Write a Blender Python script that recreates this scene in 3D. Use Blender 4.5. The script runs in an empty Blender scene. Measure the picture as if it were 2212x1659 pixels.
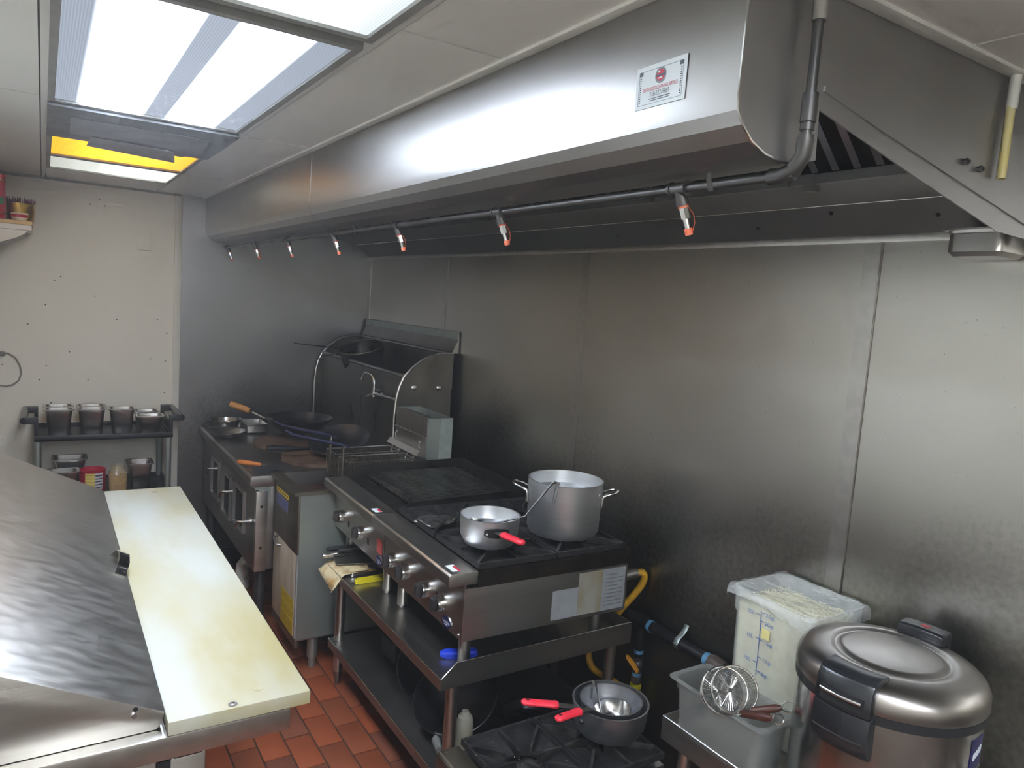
import bpy, bmesh, math, random
from mathutils import Vector, Matrix
from math import sin, cos, pi, radians

# ------------------------------------------------------------------ camera, world, exposure
SC = bpy.context.scene
COL = SC.collection
FOCAL, IMG_W, IMG_H = 1582.46, 2212.0, 1659.0
YAW, PITCH, ROLL, CAM_H = 0.57371214, 0.10839248, -0.07040665, 1.72
_f = Vector((sin(YAW) * cos(PITCH), cos(YAW) * cos(PITCH), -sin(PITCH)))
_r = Vector((cos(YAW), -sin(YAW), 0)); _d = _f.cross(_r)
RIGHT = _r * cos(ROLL) + _d * sin(ROLL); DOWN = -_r * sin(ROLL) + _d * cos(ROLL); FWD = _f
cam = bpy.data.cameras.new('camera'); cam_o = bpy.data.objects.new('camera', cam); COL.objects.link(cam_o)
cam.sensor_fit = 'HORIZONTAL'; cam.sensor_width = 36; cam.lens = FOCAL / IMG_W * 36; cam.clip_start = 0.02
m = Matrix.Identity(4)
for i in range(3):
    m[i][0] = RIGHT[i]; m[i][1] = -DOWN[i]; m[i][2] = -FWD[i]
m[2][3] = CAM_H
cam_o.matrix_world = m
SC.camera = cam_o
w = bpy.data.worlds.new('world'); SC.world = w; w.use_nodes = True
w.node_tree.nodes['Background'].inputs[0].default_value = (0.8, 0.85, 1, 1)
w.node_tree.nodes['Background'].inputs[1].default_value = 0.02
vs = w.node_tree.nodes.new('ShaderNodeVolumeScatter')      # thin haze in the air, also standing in for veiling lens glare
vs.inputs['Density'].default_value = 0.013; vs.inputs['Anisotropy'].default_value = 0.5; vs.inputs['Color'].default_value = (0.95, 0.97, 1.0, 1)
w.node_tree.links.new(vs.outputs[0], w.node_tree.nodes['World Output'].inputs['Volume'])
SC.view_settings.view_transform = 'Standard'; SC.view_settings.look = 'None'
SC.view_settings.gamma = 1; SC.view_settings.use_curve_mapping = False
SC.view_settings.exposure = 2.35
try:
    SC.cycles.max_bounces = 8; SC.cycles.diffuse_bounces = 4; SC.cycles.glossy_bounces = 4
    SC.cycles.transparent_max_bounces = 12; SC.cycles.caustics_reflective = False; SC.cycles.caustics_refractive = False
    SC.cycles.sample_clamp_indirect = 6.0; SC.cycles.use_denoising = True; SC.cycles.use_adaptive_sampling = True; SC.cycles.adaptive_threshold = 0.08; SC.cycles.adaptive_min_samples = 16
    w.cycles.homogeneous_volume = True
except Exception:
    pass

# a photo pixel gives a direction; the plane it is known to lie on gives its place
def ray(u, v): return RIGHT * ((u - 1106) / FOCAL) + DOWN * ((v - 829.5) / FOCAL) + FWD
def PX(u, v, x): d = ray(u, v); return d * (x / d.x) + Vector((0, 0, CAM_H))
def PY(u, v, y): d = ray(u, v); return d * (y / d.y) + Vector((0, 0, CAM_H))
def PZ(u, v, z): d = ray(u, v); return d * ((z - CAM_H) / d.z) + Vector((0, 0, CAM_H))

XW, YF, ZC, XL, YN = 1.92, 4.90, 2.235, -0.42, -3.7

# ------------------------------------------------------------------ materials
def lin(c):
    if isinstance(c, str):
        c = [int(c[i:i + 2], 16) / 255 for i in (0, 2, 4)]
    return tuple((x / 12.92 if x <= 0.04045 else ((x + 0.055) / 1.055) ** 2.4) for x in c) + (1,)
MATS = {}
def new_mat(name):
    m = bpy.data.materials.new(name); m.use_nodes = True
    return m, m.node_tree, m.node_tree.nodes['Principled BSDF']
def mat(name, c, rough=0.5, metal=0.0, c2=None, scale=(8, 8, 8), detail=4, bump=0.0, bscale=None, rvar=0.0, spec=None,
        ramp=(0.35, 0.65), trans=0.0, alpha=1.0, coat=0.0):
    """procedural material: two colours mixed by stretched noise, roughness variation and fine relief"""
    if name in MATS: return MATS[name]
    m, nt, p = new_mat(name)
    p.inputs['Roughness'].default_value = rough; p.inputs['Metallic'].default_value = metal
    if spec is not None: p.inputs['Specular IOR Level'].default_value = spec
    p.inputs['Coat Weight'].default_value = coat
    tc = nt.nodes.new('ShaderNodeTexCoord'); mp = nt.nodes.new('ShaderNodeMapping'); mp.inputs['Scale'].default_value = scale
    nt.links.new(tc.outputs['Object'], mp.inputs['Vector'])
    nz = nt.nodes.new('ShaderNodeTexNoise'); nz.inputs['Scale'].default_value = 1; nz.inputs['Detail'].default_value = detail
    nt.links.new(mp.outputs['Vector'], nz.inputs['Vector'])
    rp = nt.nodes.new('ShaderNodeValToRGB')
    rp.color_ramp.elements[0].position, rp.color_ramp.elements[1].position = ramp
    rp.color_ramp.elements[0].color = lin(c); rp.color_ramp.elements[1].color = lin(c2 or c)
    nt.links.new(nz.outputs['Fac'], rp.inputs['Fac']); nt.links.new(rp.outputs['Color'], p.inputs['Base Color'])
    if rvar:
        mr = nt.nodes.new('ShaderNodeMapRange'); mr.inputs[3].default_value = max(0.02, rough - rvar); mr.inputs[4].default_value = min(1, rough + rvar)
        mr.inputs[1].default_value = 0.3; mr.inputs[2].default_value = 0.7
        nt.links.new(nz.outputs['Fac'], mr.inputs[0]); nt.links.new(mr.outputs[0], p.inputs['Roughness'])
    if bump:
        n2 = nz
        if bscale:
            mp2 = nt.nodes.new('ShaderNodeMapping'); mp2.inputs['Scale'].default_value = bscale
            nt.links.new(tc.outputs['Object'], mp2.inputs['Vector'])
            n2 = nt.nodes.new('ShaderNodeTexNoise'); n2.inputs['Scale'].default_value = 1; n2.inputs['Detail'].default_value = 3
            nt.links.new(mp2.outputs['Vector'], n2.inputs['Vector'])
        bp = nt.nodes.new('ShaderNodeBump'); bp.inputs['Strength'].default_value = bump; bp.inputs['Distance'].default_value = 0.004
        nt.links.new(n2.outputs['Fac'], bp.inputs['Height']); nt.links.new(bp.outputs['Normal'], p.inputs['Normal'])
    if trans: p.inputs['Transmission Weight'].default_value = trans
    if alpha < 1: p.inputs['Alpha'].default_value = alpha
    MATS[name] = m
    return m
def emit(name, c, strength, bands=None):
    m, nt, p = new_mat(name)
    nt.nodes.remove(p)
    e = nt.nodes.new('ShaderNodeEmission'); e.inputs[0].default_value = lin(c); e.inputs[1].default_value = strength
    if bands:   # fluorescent tubes behind a prismatic lens
        tc = nt.nodes.new('ShaderNodeTexCoord'); sp = nt.nodes.new('ShaderNodeSeparateXYZ'); nt.links.new(tc.outputs['Generated'], sp.inputs[0])
        rp = nt.nodes.new('ShaderNodeValToRGB'); els = rp.color_ramp.elements
        while len(els) < len(bands): els.new(0.5)
        for el, (pos, v) in zip(els, bands): el.position = pos; el.color = (v, v, v, 1)
        rp.color_ramp.interpolation = 'EASE'
        nt.links.new(sp.outputs[0], rp.inputs[0])
        mu = nt.nodes.new('ShaderNodeMath'); mu.operation = 'MULTIPLY'; mu.inputs[1].default_value = strength
        wv = nt.nodes.new('ShaderNodeTexWave'); wv.wave_type = 'BANDS'; wv.bands_direction = 'X'; wv.inputs['Scale'].default_value = 55
        nt.links.new(tc.outputs['Object'], wv.inputs['Vector'])
        mr = nt.nodes.new('ShaderNodeMapRange'); mr.inputs[3].default_value = 0.86; mr.inputs[4].default_value = 1.08
        nt.links.new(wv.outputs['Fac'], mr.inputs[0])
        m2 = nt.nodes.new('ShaderNodeMath'); m2.operation = 'MULTIPLY'
        nt.links.new(rp.outputs[0], mu.inputs[0]); nt.links.new(mu.outputs[0], m2.inputs[0]); nt.links.new(mr.outputs[0], m2.inputs[1])
        nt.links.new(m2.outputs[0], e.inputs[1])
    nt.links.new(e.outputs[0], nt.nodes['Material Output'].inputs[0])
    MATS[name] = m
    return m
def clear_plastic(name, c, transp, rough, c2=None, scale=(20, 20, 20), bump=0.0, bscale=(60, 60, 60)):
    """plastic that lets part of what lies behind it through"""
    m, nt, p = new_mat(name)
    p.inputs['Base Color'].default_value = lin(c); p.inputs['Roughness'].default_value = rough
    p.inputs['Specular IOR Level'].default_value = 0.6
    t = nt.nodes.new('ShaderNodeBsdfTransparent'); mx = nt.nodes.new('ShaderNodeMixShader'); mx.inputs[0].default_value = transp
    tc = nt.nodes.new('ShaderNodeTexCoord'); mp = nt.nodes.new('ShaderNodeMapping'); mp.inputs['Scale'].default_value = scale
    nt.links.new(tc.outputs['Object'], mp.inputs[0])
    nz = nt.nodes.new('ShaderNodeTexNoise'); nz.inputs['Scale'].default_value = 1
    nt.links.new(mp.outputs[0], nz.inputs[0])
    mr = nt.nodes.new('ShaderNodeMapRange'); mr.inputs[3].default_value = max(0, transp - 0.12); mr.inputs[4].default_value = min(1, transp + 0.12)
    nt.links.new(nz.outputs['Fac'], mr.inputs[0]); nt.links.new(mr.outputs[0], mx.inputs[0])
    if bump:
        mp2 = nt.nodes.new('ShaderNodeMapping'); mp2.inputs['Scale'].default_value = bscale; nt.links.new(tc.outputs['Object'], mp2.inputs[0])
        n2 = nt.nodes.new('ShaderNodeTexNoise'); n2.inputs['Scale'].default_value = 1; n2.inputs['Detail'].default_value = 4; nt.links.new(mp2.outputs[0], n2.inputs[0])
        bp = nt.nodes.new('ShaderNodeBump'); bp.inputs['Strength'].default_value = bump; bp.inputs['Distance'].default_value = 0.01
        nt.links.new(n2.outputs['Fac'], bp.inputs['Height']); nt.links.new(bp.outputs[0], p.inputs['Normal'])
    nt.links.new(p.outputs[0], mx.inputs[1]); nt.links.new(t.outputs[0], mx.inputs[2])
    nt.links.new(mx.outputs[0], nt.nodes['Material Output'].inputs[0])
    MATS[name] = m
    return m

def wall_steel(name, c0='aeaba3', c1='bfbcb4'):
    """brushed stainless sheet with smears of grease, small pits and dark speckle"""
    m, nt, p = new_mat(name); N = nt.nodes.new; L = nt.links.new
    p.inputs['Metallic'].default_value = 1
    tc = N('ShaderNodeTexCoord')
    def noise(scale, detail=4):
        mp = N('ShaderNodeMapping'); mp.inputs['Scale'].default_value = scale; L(tc.outputs['Object'], mp.inputs[0])
        z = N('ShaderNodeTexNoise'); z.inputs['Scale'].default_value = 1; z.inputs['Detail'].default_value = detail; L(mp.outputs[0], z.inputs[0]); return z
    n1 = noise((1.1, 1.1, 1.6), 3); n2 = noise((300, 300, 6), 2); n3 = noise((120, 120, 120), 1)
    rp = N('ShaderNodeValToRGB'); e = rp.color_ramp.elements
    e[0].position = 0.3; e[0].color = lin(c0); e[1].position = 0.72; e[1].color = lin(c1)
    L(n1.outputs['Fac'], rp.inputs[0])
    sp = N('ShaderNodeValToRGB'); s = sp.color_ramp.elements; s[0].position = 0.19; s[0].color = (0.35, 0.34, 0.32, 1); s[1].position = 0.25; s[1].color = (1, 1, 1, 1)
    L(n3.outputs['Fac'], sp.inputs[0])
    mx = N('ShaderNodeMixRGB'); mx.blend_type = 'MULTIPLY'; mx.inputs[0].default_value = 0.8
    L(rp.outputs[0], mx.inputs[1]); L(sp.outputs[0], mx.inputs[2])
    # darker grey mixed in towards the bottom, ragged upper edge
    sx = N('ShaderNodeSeparateXYZ'); L(tc.outputs['Object'], sx.inputs[0]); n4 = noise((2.2, 2.2, 1.2), 6); n5 = noise((60, 60, 60), 5)
    ad = N('ShaderNodeMath'); ad.operation = 'MULTIPLY_ADD'; ad.inputs[1].default_value = 0.9; L(n4.outputs['Fac'], ad.inputs[0]); L(sx.outputs['Z'], ad.inputs[2])
    ad2 = N('ShaderNodeMath'); ad2.operation = 'MULTIPLY_ADD'; ad2.inputs[1].default_value = 0.5; L(n5.outputs['Fac'], ad2.inputs[0]); L(ad.outputs[0], ad2.inputs[2])
    gm = N('ShaderNodeMapRange'); gm.inputs[1].default_value = 1.35; gm.inputs[2].default_value = 1.85; gm.inputs[3].default_value = 0.62; gm.inputs[4].default_value = 0.0
    L(ad2.outputs[0], gm.inputs[0])
    gx = N('ShaderNodeMixRGB'); gx.inputs[2].default_value = lin('4d4a46'); L(gm.outputs[0], gx.inputs[0]); L(mx.outputs[0], gx.inputs[1]); L(gx.outputs[0], p.inputs['Base Color'])
    mr = N('ShaderNodeMapRange'); mr.inputs[1].default_value = 0.3; mr.inputs[2].default_value = 0.7; mr.inputs[3].default_value = 0.31; mr.inputs[4].default_value = 0.39
    L(n1.outputs['Fac'], mr.inputs[0]); L(mr.outputs[0], p.inputs['Roughness'])
    bp = N('ShaderNodeBump'); bp.inputs['Strength'].default_value = 0.05; bp.inputs['Distance'].default_value = 0.002
    L(n2.outputs['Fac'], bp.inputs['Height']); L(bp.outputs[0], p.inputs['Normal'])
    MATS[name] = m
    return m

STEEL_WALL = wall_steel('stainless_wall_sheet')
STEEL_FAR = wall_steel('stainless_far_wall_sheet', '807f80', '949394')  # darker copy of the wall sheet, for the far panel
STEEL = mat('stainless_brushed', 'aeaba6', 0.34, 1, 'b8b5b0', (2, 30, 30), bump=0.03, bscale=(4, 500, 500), rvar=0.02)
STEEL_Y = mat('stainless_brushed_lengthwise', 'aca9a3', 0.33, 1, 'b8b5af', (30, 1.5, 30), bump=0.03, bscale=(500, 4, 500), rvar=0.02)
STEEL_DARK = mat('stainless_smoked', '84817d', 0.40, 1, '95928e', (4, 4, 7), bump=0.04, bscale=(200, 200, 200), rvar=0.03)
STEEL_HOOD = mat('stainless_hood', 'a09e9a', 0.38, 1, 'a7a5a1', (2, 1.2, 2), bump=0.03, bscale=(500, 6, 500), rvar=0.02)
STEEL_IN = mat('stainless_hood_inside', 'a09f9e', 0.44, 1, 'a9a8a7', (3, 3, 3), rvar=0.03)
STEEL_LID = mat('stainless_scuffed', 'b0ada7', 0.38, 1, 'bfbcb6', (3, 40, 40), detail=6, bump=0.05, bscale=(8, 240, 240), rvar=0.04)
STEEL_RUST = mat('stainless_stained', '6b6355', 0.45, 1, '857e72', (9, 9, 9), rvar=0.04)
STEEL_PAN = mat('stainless_pan', 'b4b1ac', 0.32, 1, 'bcb9b4', (12, 12, 12), rvar=0.02)
STEEL_BRIGHT = mat('stainless_polished', 'c0bfbc', 0.18, 1, 'c6c5c2', (20, 20, 20), rvar=0.02)
GRILLBAR = mat('grill_bar_steel', '5a5856', 0.38, 0.95, '7b7874', (25, 6, 25), rvar=0.06)
KNOBFACE = mat('knob_face_grey', '5d5e61', 0.35, 0.9, '696a6d', (20, 20, 20))
CHROME = mat('chrome', 'dcdcdc', 0.08, 1)
ALU = mat('aluminium_spun', 'd0d2d4', 0.42, 1, 'd6d8da', (3, 3, 120), bump=0.02, bscale=(6, 6, 500), rvar=0.02)
ALU_DARK = mat('aluminium_worn', 'a6a8ac', 0.38, 1, 'adafb3', (3, 3, 100), bump=0.02, bscale=(6, 6, 500), rvar=0.03)
GALV = mat('galvanised_sheet', '8d958f', 0.42, 0.75, 'a3aaa2', (2, 14, 2), rvar=0.08)
IRON = mat('cast_iron', '1b1b1d', 0.55, 0.35, '2c2b2b', (30, 30, 30), bump=0.25, bscale=(220, 220, 220), rvar=0.15)
IRON_W = mat('cast_iron_worn', '3a3a3b', 0.40, 0.8, '5c5b59', (18, 18, 18), bump=0.15, bscale=(160, 160, 160), rvar=0.12)
WOK = mat('carbon_steel_seasoned', '26262a', 0.35, 0.7, '3a3836', (9, 9, 9), rvar=0.12)
WOK_IN = mat('carbon_steel_inside', '333335', 0.36, 0.8, '47464a', (9, 9, 9), rvar=0.03)
RUST = mat('rusty_plate', '4b382b', 0.7, 0.25, '7a6350', (14, 14, 14), detail=8, bump=0.3, bscale=(90, 90, 90), rvar=0.15)
SOOT = mat('greasy_black_sheet', '1a1918', 0.38, 0.5, '34312d', (11, 11, 11), rvar=0.15)
BACKG = mat('backguard_smoked_steel', '514d47', 0.36, 0.9, '6d6961', (5, 5, 3), detail=6, rvar=0.12)
BLACK = mat('black_plastic', '17181a', 0.42, 0, '202124', (20, 20, 20))
BLACK_G = mat('black_gloss_plastic', '1b1c1f', 0.25, 0, '26282b', (8, 8, 8))
DARKHOLE = mat('shaded_cavity', '0d0d0d', 0.8, 0)  # near-black colour standing in for the shade inside holes and slots
PIPE = mat('iron_pipe', '4c4b4b', 0.40, 0.8, '5c5a58', (10, 10, 10), rvar=0.08)
PIPE_B = mat('black_gas_pipe', '1f1f21', 0.35, 0.5, '2c2c2e', (14, 14, 14), rvar=0.1)
PAINT = mat('wall_paint', 'e9e3d3', 0.45, 0, 'ece6d8', (1.5, 1.5, 1.5), bump=0.03, bscale=(60, 60, 60))
PAINT_T = mat('trim_paint', 'd6d2c6', 0.4, 0, 'dcd8cd', (3, 3, 3))
CEIL = mat('ceiling_tile', 'e6e5df', 0.6, 0, 'eae9e3', (3, 3, 3), bump=0.05, bscale=(220, 220, 220))
CEILBAR = mat('ceiling_grid', 'd8d7d1', 0.45, 0, 'dddcd6', (6, 6, 6))
FRAME_G = mat('light_frame_grey', '8c8c88', 0.5, 0, '9a9a95', (14, 14, 14))
TILE = mat('quarry_tile', '7c4028', 0.45, 0, '8a4a2e', (4, 4, 4), detail=6, bump=0.08, bscale=(60, 60, 60), rvar=0.08)
TILE2 = mat('quarry_tile_brown', '70402f', 0.48, 0, '7f4731', (5, 5, 5), detail=6, bump=0.08, bscale=(60, 60, 60), rvar=0.08)
TILE3 = mat('quarry_tile_bright', '8a4326', 0.42, 0, '954c2d', (5, 5, 5), detail=6, bump=0.08, bscale=(60, 60, 60), rvar=0.08)
GROUT = mat('dirty_grout', '2b2019', 0.8, 0, '4a372a', (30, 30, 30))
BOARD = mat('poly_cutting_board', 'acada4', 0.5, 0, '9c9166', (5, 1.6, 5), detail=7, ramp=(0.40, 0.68), bump=0.05, bscale=(120, 30, 120))
RED = mat('red_silicone', 'e8283c', 0.45, 0, 'f03a4c', (10, 10, 10))
YELLOW = mat('yellow_plastic', 'e0cf1e', 0.4, 0, 'ead928', (10, 10, 10))
HOSE = mat('yellow_gas_hose', 'b98a1c', 0.45, 0, 'd1a327', (30, 30, 30))
BLUE = mat('blue_plastic', '1a35b0', 0.35, 0, '2140c4', (10, 10, 10))
BLUE_R = mat('blue_rubber', '0b1130', 0.45, 0, '10183a', (10, 10, 10))
BLUE_T = mat('blue_tape', '4d7fa6', 0.5, 0, '5f93b5', (40, 40, 40))
ORANGE = mat('orange_rubber_cap', 'd9694a', 0.5, 0, 'e27a58', (20, 20, 20))
WOOD = mat('wood_handle', 'b0763c', 0.5, 0, 'cf9a58', (6, 6, 60), detail=5)
WOOD_O = mat('orange_wood_handle', 'b5682f', 0.45, 0, 'c97c40', (8, 40, 8))
WOOD_D = mat('dark_wood_handle', '3d1e15', 0.4, 0, '4d281c', (30, 8, 30))
WOOD_S = mat('pine_shelf', 'c9a566', 0.5, 0, 'd9b777', (3, 40, 30))
WHITE_P = mat('white_plastic', 'd8d8d2', 0.4, 0, 'e0e0da', (10, 10, 10))
LABEL_W = mat('label_paper', 'd3dbdf', 0.5, 0, 'dbe2e6', (10, 10, 10))
LABEL_R = mat('label_red', 'b3243a', 0.5); LABEL_K = mat('label_ink', '30343a', 0.5); LABEL_PINK = mat('label_pink_red', 'd0506a', 0.5)
LABEL_B = mat('label_blue', '15164a', 0.35); LABEL_Y = mat('label_yellow', 'bfa51e', 0.45, 0, 'a68f20', (40, 40, 40)); LABEL_V = mat('label_violet', '4e4f78', 0.5, 0, '62638a', (60, 60, 60))
LABEL_OLD = mat('label_stained', '8f8d85', 0.55, 0, '7a6c4a', (14, 14, 6), ramp=(0.4, 0.75)); LABEL_GREY = mat('label_greyed', '8e9296', 0.5, 0, '84878a', (20, 20, 20))
INK_BLUE = mat('tub_blue_print', '3f63a8', 0.5)
PAPER = mat('greasy_paper', 'd9c9a0', 0.5, 0, 'b98b4c', (18, 18, 18), ramp=(0.45, 0.7))
CLOTH = mat('black_cloth', '16181b', 0.9, 0, '22252a', (60, 60, 60), bump=0.3, bscale=(300, 300, 300))
NOODLE = mat('rice_noodles', 'd8d3ae', 0.5, 0, 'ebe7c8', (10, 60, 60), detail=6)
TUB = clear_plastic('translucent_tub', 'dfe3df', 0.58, 0.3)
PANPLAST = clear_plastic('frosted_pan_plastic', '8f928e', 0.58, 0.25)
WRAP = clear_plastic('cling_film', 'f2f5f5', 0.72, 0.08, bump=1.0, bscale=(60, 30, 60))
JAR = clear_plastic('jar_plastic', 'c9b48c', 0.6, 0.15)
BOTTLE = clear_plastic('squeeze_bottle_plastic', 'cfcfc0', 0.4, 0.3)
GOLD = mat('gold_pot', '9b7d36', 0.28, 0.9, 'b6954a', (9, 9, 9), rvar=0.08)
PLANT = mat('purple_heather', '4c1f33', 0.7, 0, '6b2b44', (60, 60, 60))

# ------------------------------------------------------------------ mesh builder
class B:
    def __init__(s): s.bm = bmesh.new()
    def face(s, pts):
        return s.bm.faces.new([s.bm.verts.new(p) for p in pts])
    def box(s, x0, x1, y0, y1, z0, z1):
        v = [s.bm.verts.new((x, y, z)) for z in (z0, z1) for x, y in ((x0, y0), (x1, y0), (x1, y1), (x0, y1))]
        for q in ((3, 2, 1, 0), (4, 5, 6, 7), (0, 1, 5, 4), (1, 2, 6, 5), (2, 3, 7, 6), (3, 0, 4, 7)): s.bm.faces.new([v[i] for i in q])
        return s
    def prism(s, pts, vec):
        vec = Vector(vec); a = [s.bm.verts.new(p) for p in pts]; b = [s.bm.verts.new(Vector(p) + vec) for p in pts]
        s.bm.faces.new(a[::-1]); s.bm.faces.new(b); n = len(a)
        for i in range(n): s.bm.faces.new((a[i], a[(i + 1) % n], b[(i + 1) % n], b[i]))
        return s
    def loft(s, rings, cap0=False, cap1=False, closed=True):
        R = [[s.bm.verts.new(p) for p in r] for r in rings]; n = len(R[0])
        for a, b in zip(R, R[1:]):
            for i in range(n if closed else n - 1):
                j = (i + 1) % n; s.bm.faces.new((a[i], a[j], b[j], b[i]))
        if cap0: s.bm.faces.new(R[0][::-1])
        if cap1: s.bm.faces.new(R[-1])
        return s
    def cyl(s, p0, p1, r0, r1=None, n=16, cap=True):
        p0, p1 = Vector(p0), Vector(p1); r1 = r0 if r1 is None else r1; d = (p1 - p0).normalized()
        a = d.orthogonal().normalized(); b = d.cross(a)
        return s.loft([[p + (a * cos(2 * pi * i / n) + b * sin(2 * pi * i / n)) * r for i in range(n)] for p, r in ((p0, r0), (p1, r1))], cap, cap)
    def tube(s, pts, r, n=8, closed=False, cap=True, flat=None):
        pts = [Vector(p) for p in pts]; N = len(pts); rings = []; a = None
        for i, p in enumerate(pts):
            if closed: d = pts[(i + 1) % N] - pts[i - 1]
            else: d = pts[min(i + 1, N - 1)] - pts[max(i - 1, 0)]
            d.normalize()
            if a is None: a = d.orthogonal().normalized() if flat is None else (Vector(flat) - d * d.dot(Vector(flat))).normalized()
            else: a = (a - d * a.dot(d)).normalized()
            b = d.cross(a); rr = r[i] if isinstance(r, (list, tuple)) else r
            ra, rb = (rr, rr) if not isinstance(rr, tuple) else rr
            rings.append([p + a * cos(2 * pi * k / n) * ra + b * sin(2 * pi * k / n) * rb for k in range(n)])
        if closed: rings.append(rings[0])
        if closed:
            R = [[s.bm.verts.new(p) for p in q] for q in rings[:-1]]; R.append(R[0])
            for x, y in zip(R, R[1:]):
                for i in range(n): s.bm.faces.new((x[i], x[(i + 1) % n], y[(i + 1) % n], y[i]))
            return s
        return s.loft(rings, cap, cap)
    def strip(s, pts, w, t):
        """flat bar along a polyline: w = half-width vector, t = thickness vector"""
        w, t = Vector(w), Vector(t)
        return s.loft([[Vector(p) - w, Vector(p) + w, Vector(p) + w + t, Vector(p) - w + t] for p in pts], True, True)
    def lathe(s, prof, c=(0, 0, 0), n=40, a0=0.0, a1=2 * pi):
        full = abs(a1 - a0 - 2 * pi) < 1e-6; c = Vector(c); k = n if full else n + 1
        rings = []
        for r, z in prof:
            rings.append([c + Vector((max(r, 1e-5) * cos(a0 + (a1 - a0) * i / n), max(r, 1e-5) * sin(a0 + (a1 - a0) * i / n), z)) for i in range(k)])
        return s.loft(rings, False, False, closed=full)
    def sphere(s, c, r, n=12, sq=(1, 1, 1)):
        c = Vector(c)
        return s.loft([[c + Vector((r * sin(pi * j / n) * cos(2 * pi * i / n) * sq[0], r * sin(pi * j / n) * sin(2 * pi * i / n) * sq[1], r * cos(pi * j / n) * sq[2])) if 0 < j < n else c + Vector((1e-5 * cos(2 * pi * i / n), 1e-5 * sin(2 * pi * i / n), r * cos(pi * j / n) * sq[2])) for i in range(n)] for j in range(n + 1)])
    def xf(s, M):
        bmesh.ops.transform(s.bm, matrix=M, verts=s.bm.verts); return s
def rr(cx, cy, w, l, r, z, n=4):
    """rounded rectangle ring"""
    r = min(r, w / 2 - 1e-4, l / 2 - 1e-4); out = []
    for sx, sy, a in ((1, 1, 0), (-1, 1, pi / 2), (-1, -1, pi), (1, -1, 3 * pi / 2)):
        for k in range(n + 1):
            t = a + pi / 2 * k / n
            out.append(Vector((cx + sx * (w / 2 - r) + r * cos(t), cy + sy * (l / 2 - r) + r * sin(t), z)))
    return out
def arc(c, r, a0, a1, n, ax='xz'):
    c = Vector(c); out = []
    for i in range(n + 1):
        t = a0 + (a1 - a0) * i / n; u, v = r * cos(t), r * sin(t)
        out.append(c + (Vector((u, 0, v)) if ax == 'xz' else Vector((u, v, 0)) if ax == 'xy' else Vector((0, u, v))))
    return out

WORLD = {}
def obj(name, b, mt, parent=None, local=False, angle=38, bevel=0, kind=None):
    me = bpy.data.meshes.new(name)
    bmesh.ops.recalc_face_normals(b.bm, faces=b.bm.faces)
    if bevel:
        es = [e for e in b.bm.edges if len(e.link_faces) == 2 and e.calc_face_angle(0) > 0.6]
        bmesh.ops.bevel(b.bm, geom=es, offset=bevel, segments=2, affect='EDGES', profile=0.6, clamp_overlap=True)
    b.bm.to_mesh(me); b.bm.free()
    me.shade_smooth(); me.set_sharp_from_angle(angle=radians(angle))
    me.materials.append(mt)
    o = bpy.data.objects.new(name, me); COL.objects.link(o)
    if parent is None:
        if me.vertices:
            xs, ys, zs = zip(*[v.co for v in me.vertices])
            c = Vector(((min(xs) + max(xs)) / 2, (min(ys) + max(ys)) / 2, min(zs)))
            me.transform(Matrix.Translation(-c)); o.location = c
        WORLD[o.name] = Matrix.Translation(o.location)
    else:
        o.parent = parent; Wp = WORLD[parent.name]
        if local: WORLD[o.name] = Wp
        else: o.matrix_parent_inverse = Wp.inverted(); WORLD[o.name] = Matrix.Identity(4)
    if kind: o['kind'] = kind
    return o
def tag(o, label, cat, group=None):
    o['label'] = label; o['category'] = cat
    if group: o['group'] = group
    return o
def thing(name, label, cat, loc=(0, 0, 0), rotz=0.0, group=None):
    o = bpy.data.objects.new(name, None); COL.objects.link(o)
    o.empty_display_size = 0.05; o.location = loc; o.rotation_euler = (0, 0, rotz)
    WORLD[o.name] = Matrix.Translation(loc) @ Matrix.Rotation(rotz, 4, 'Z')
    return tag(o, label, cat, group)
def struct(name, b, mt, **k):
    o = obj(name, b, mt, **k); o['kind'] = 'structure'; return o
def dup(root, loc, rotz=0.0, label=None, group=None):
    r = root.copy(); COL.objects.link(r); r.location = loc; r.rotation_euler = (0, 0, rotz)
    WORLD[r.name] = Matrix.Translation(loc) @ Matrix.Rotation(rotz, 4, 'Z')
    if label: r['label'] = label
    if group: r['group'] = group
    for ch in list(root.children):
        c = ch.copy(); COL.objects.link(c); c.parent = r; WORLD[c.name] = WORLD[r.name]
        for g in list(ch.children):
            d = g.copy(); COL.objects.link(d); d.parent = c
    return r
def text(name, s, size, origin, ux, uy, mt, parent, align='CENTER', squeeze=1.0, depth=0.0):
    """lettering as mesh: origin = baseline anchor, ux = reading direction, uy = up"""
    cu = bpy.data.curves.new(name, 'FONT'); cu.body = s; cu.size = size; cu.align_x = align; cu.resolution_u = 3
    t = bpy.data.objects.new(name, cu); COL.objects.link(t)
    dg = bpy.context.evaluated_depsgraph_get(); me = bpy.data.meshes.new_from_object(t.evaluated_get(dg))
    bpy.data.objects.remove(t); bpy.data.curves.remove(cu)
    ux, uy = Vector(ux).normalized() * squeeze, Vector(uy).normalized()
    M = Matrix.Identity(4); n = ux.cross(uy).normalized()
    for i in range(3): M[i][0] = ux[i]; M[i][1] = uy[i]; M[i][2] = n[i]; M[i][3] = origin[i]
    me.transform(M); me.materials.clear(); me.materials.append(mt)
    o = bpy.data.objects.new(name, me); COL.objects.link(o); o.parent = parent
    o.matrix_parent_inverse = WORLD[parent.name].inverted(); WORLD[o.name] = Matrix.Identity(4)
    return o
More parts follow.
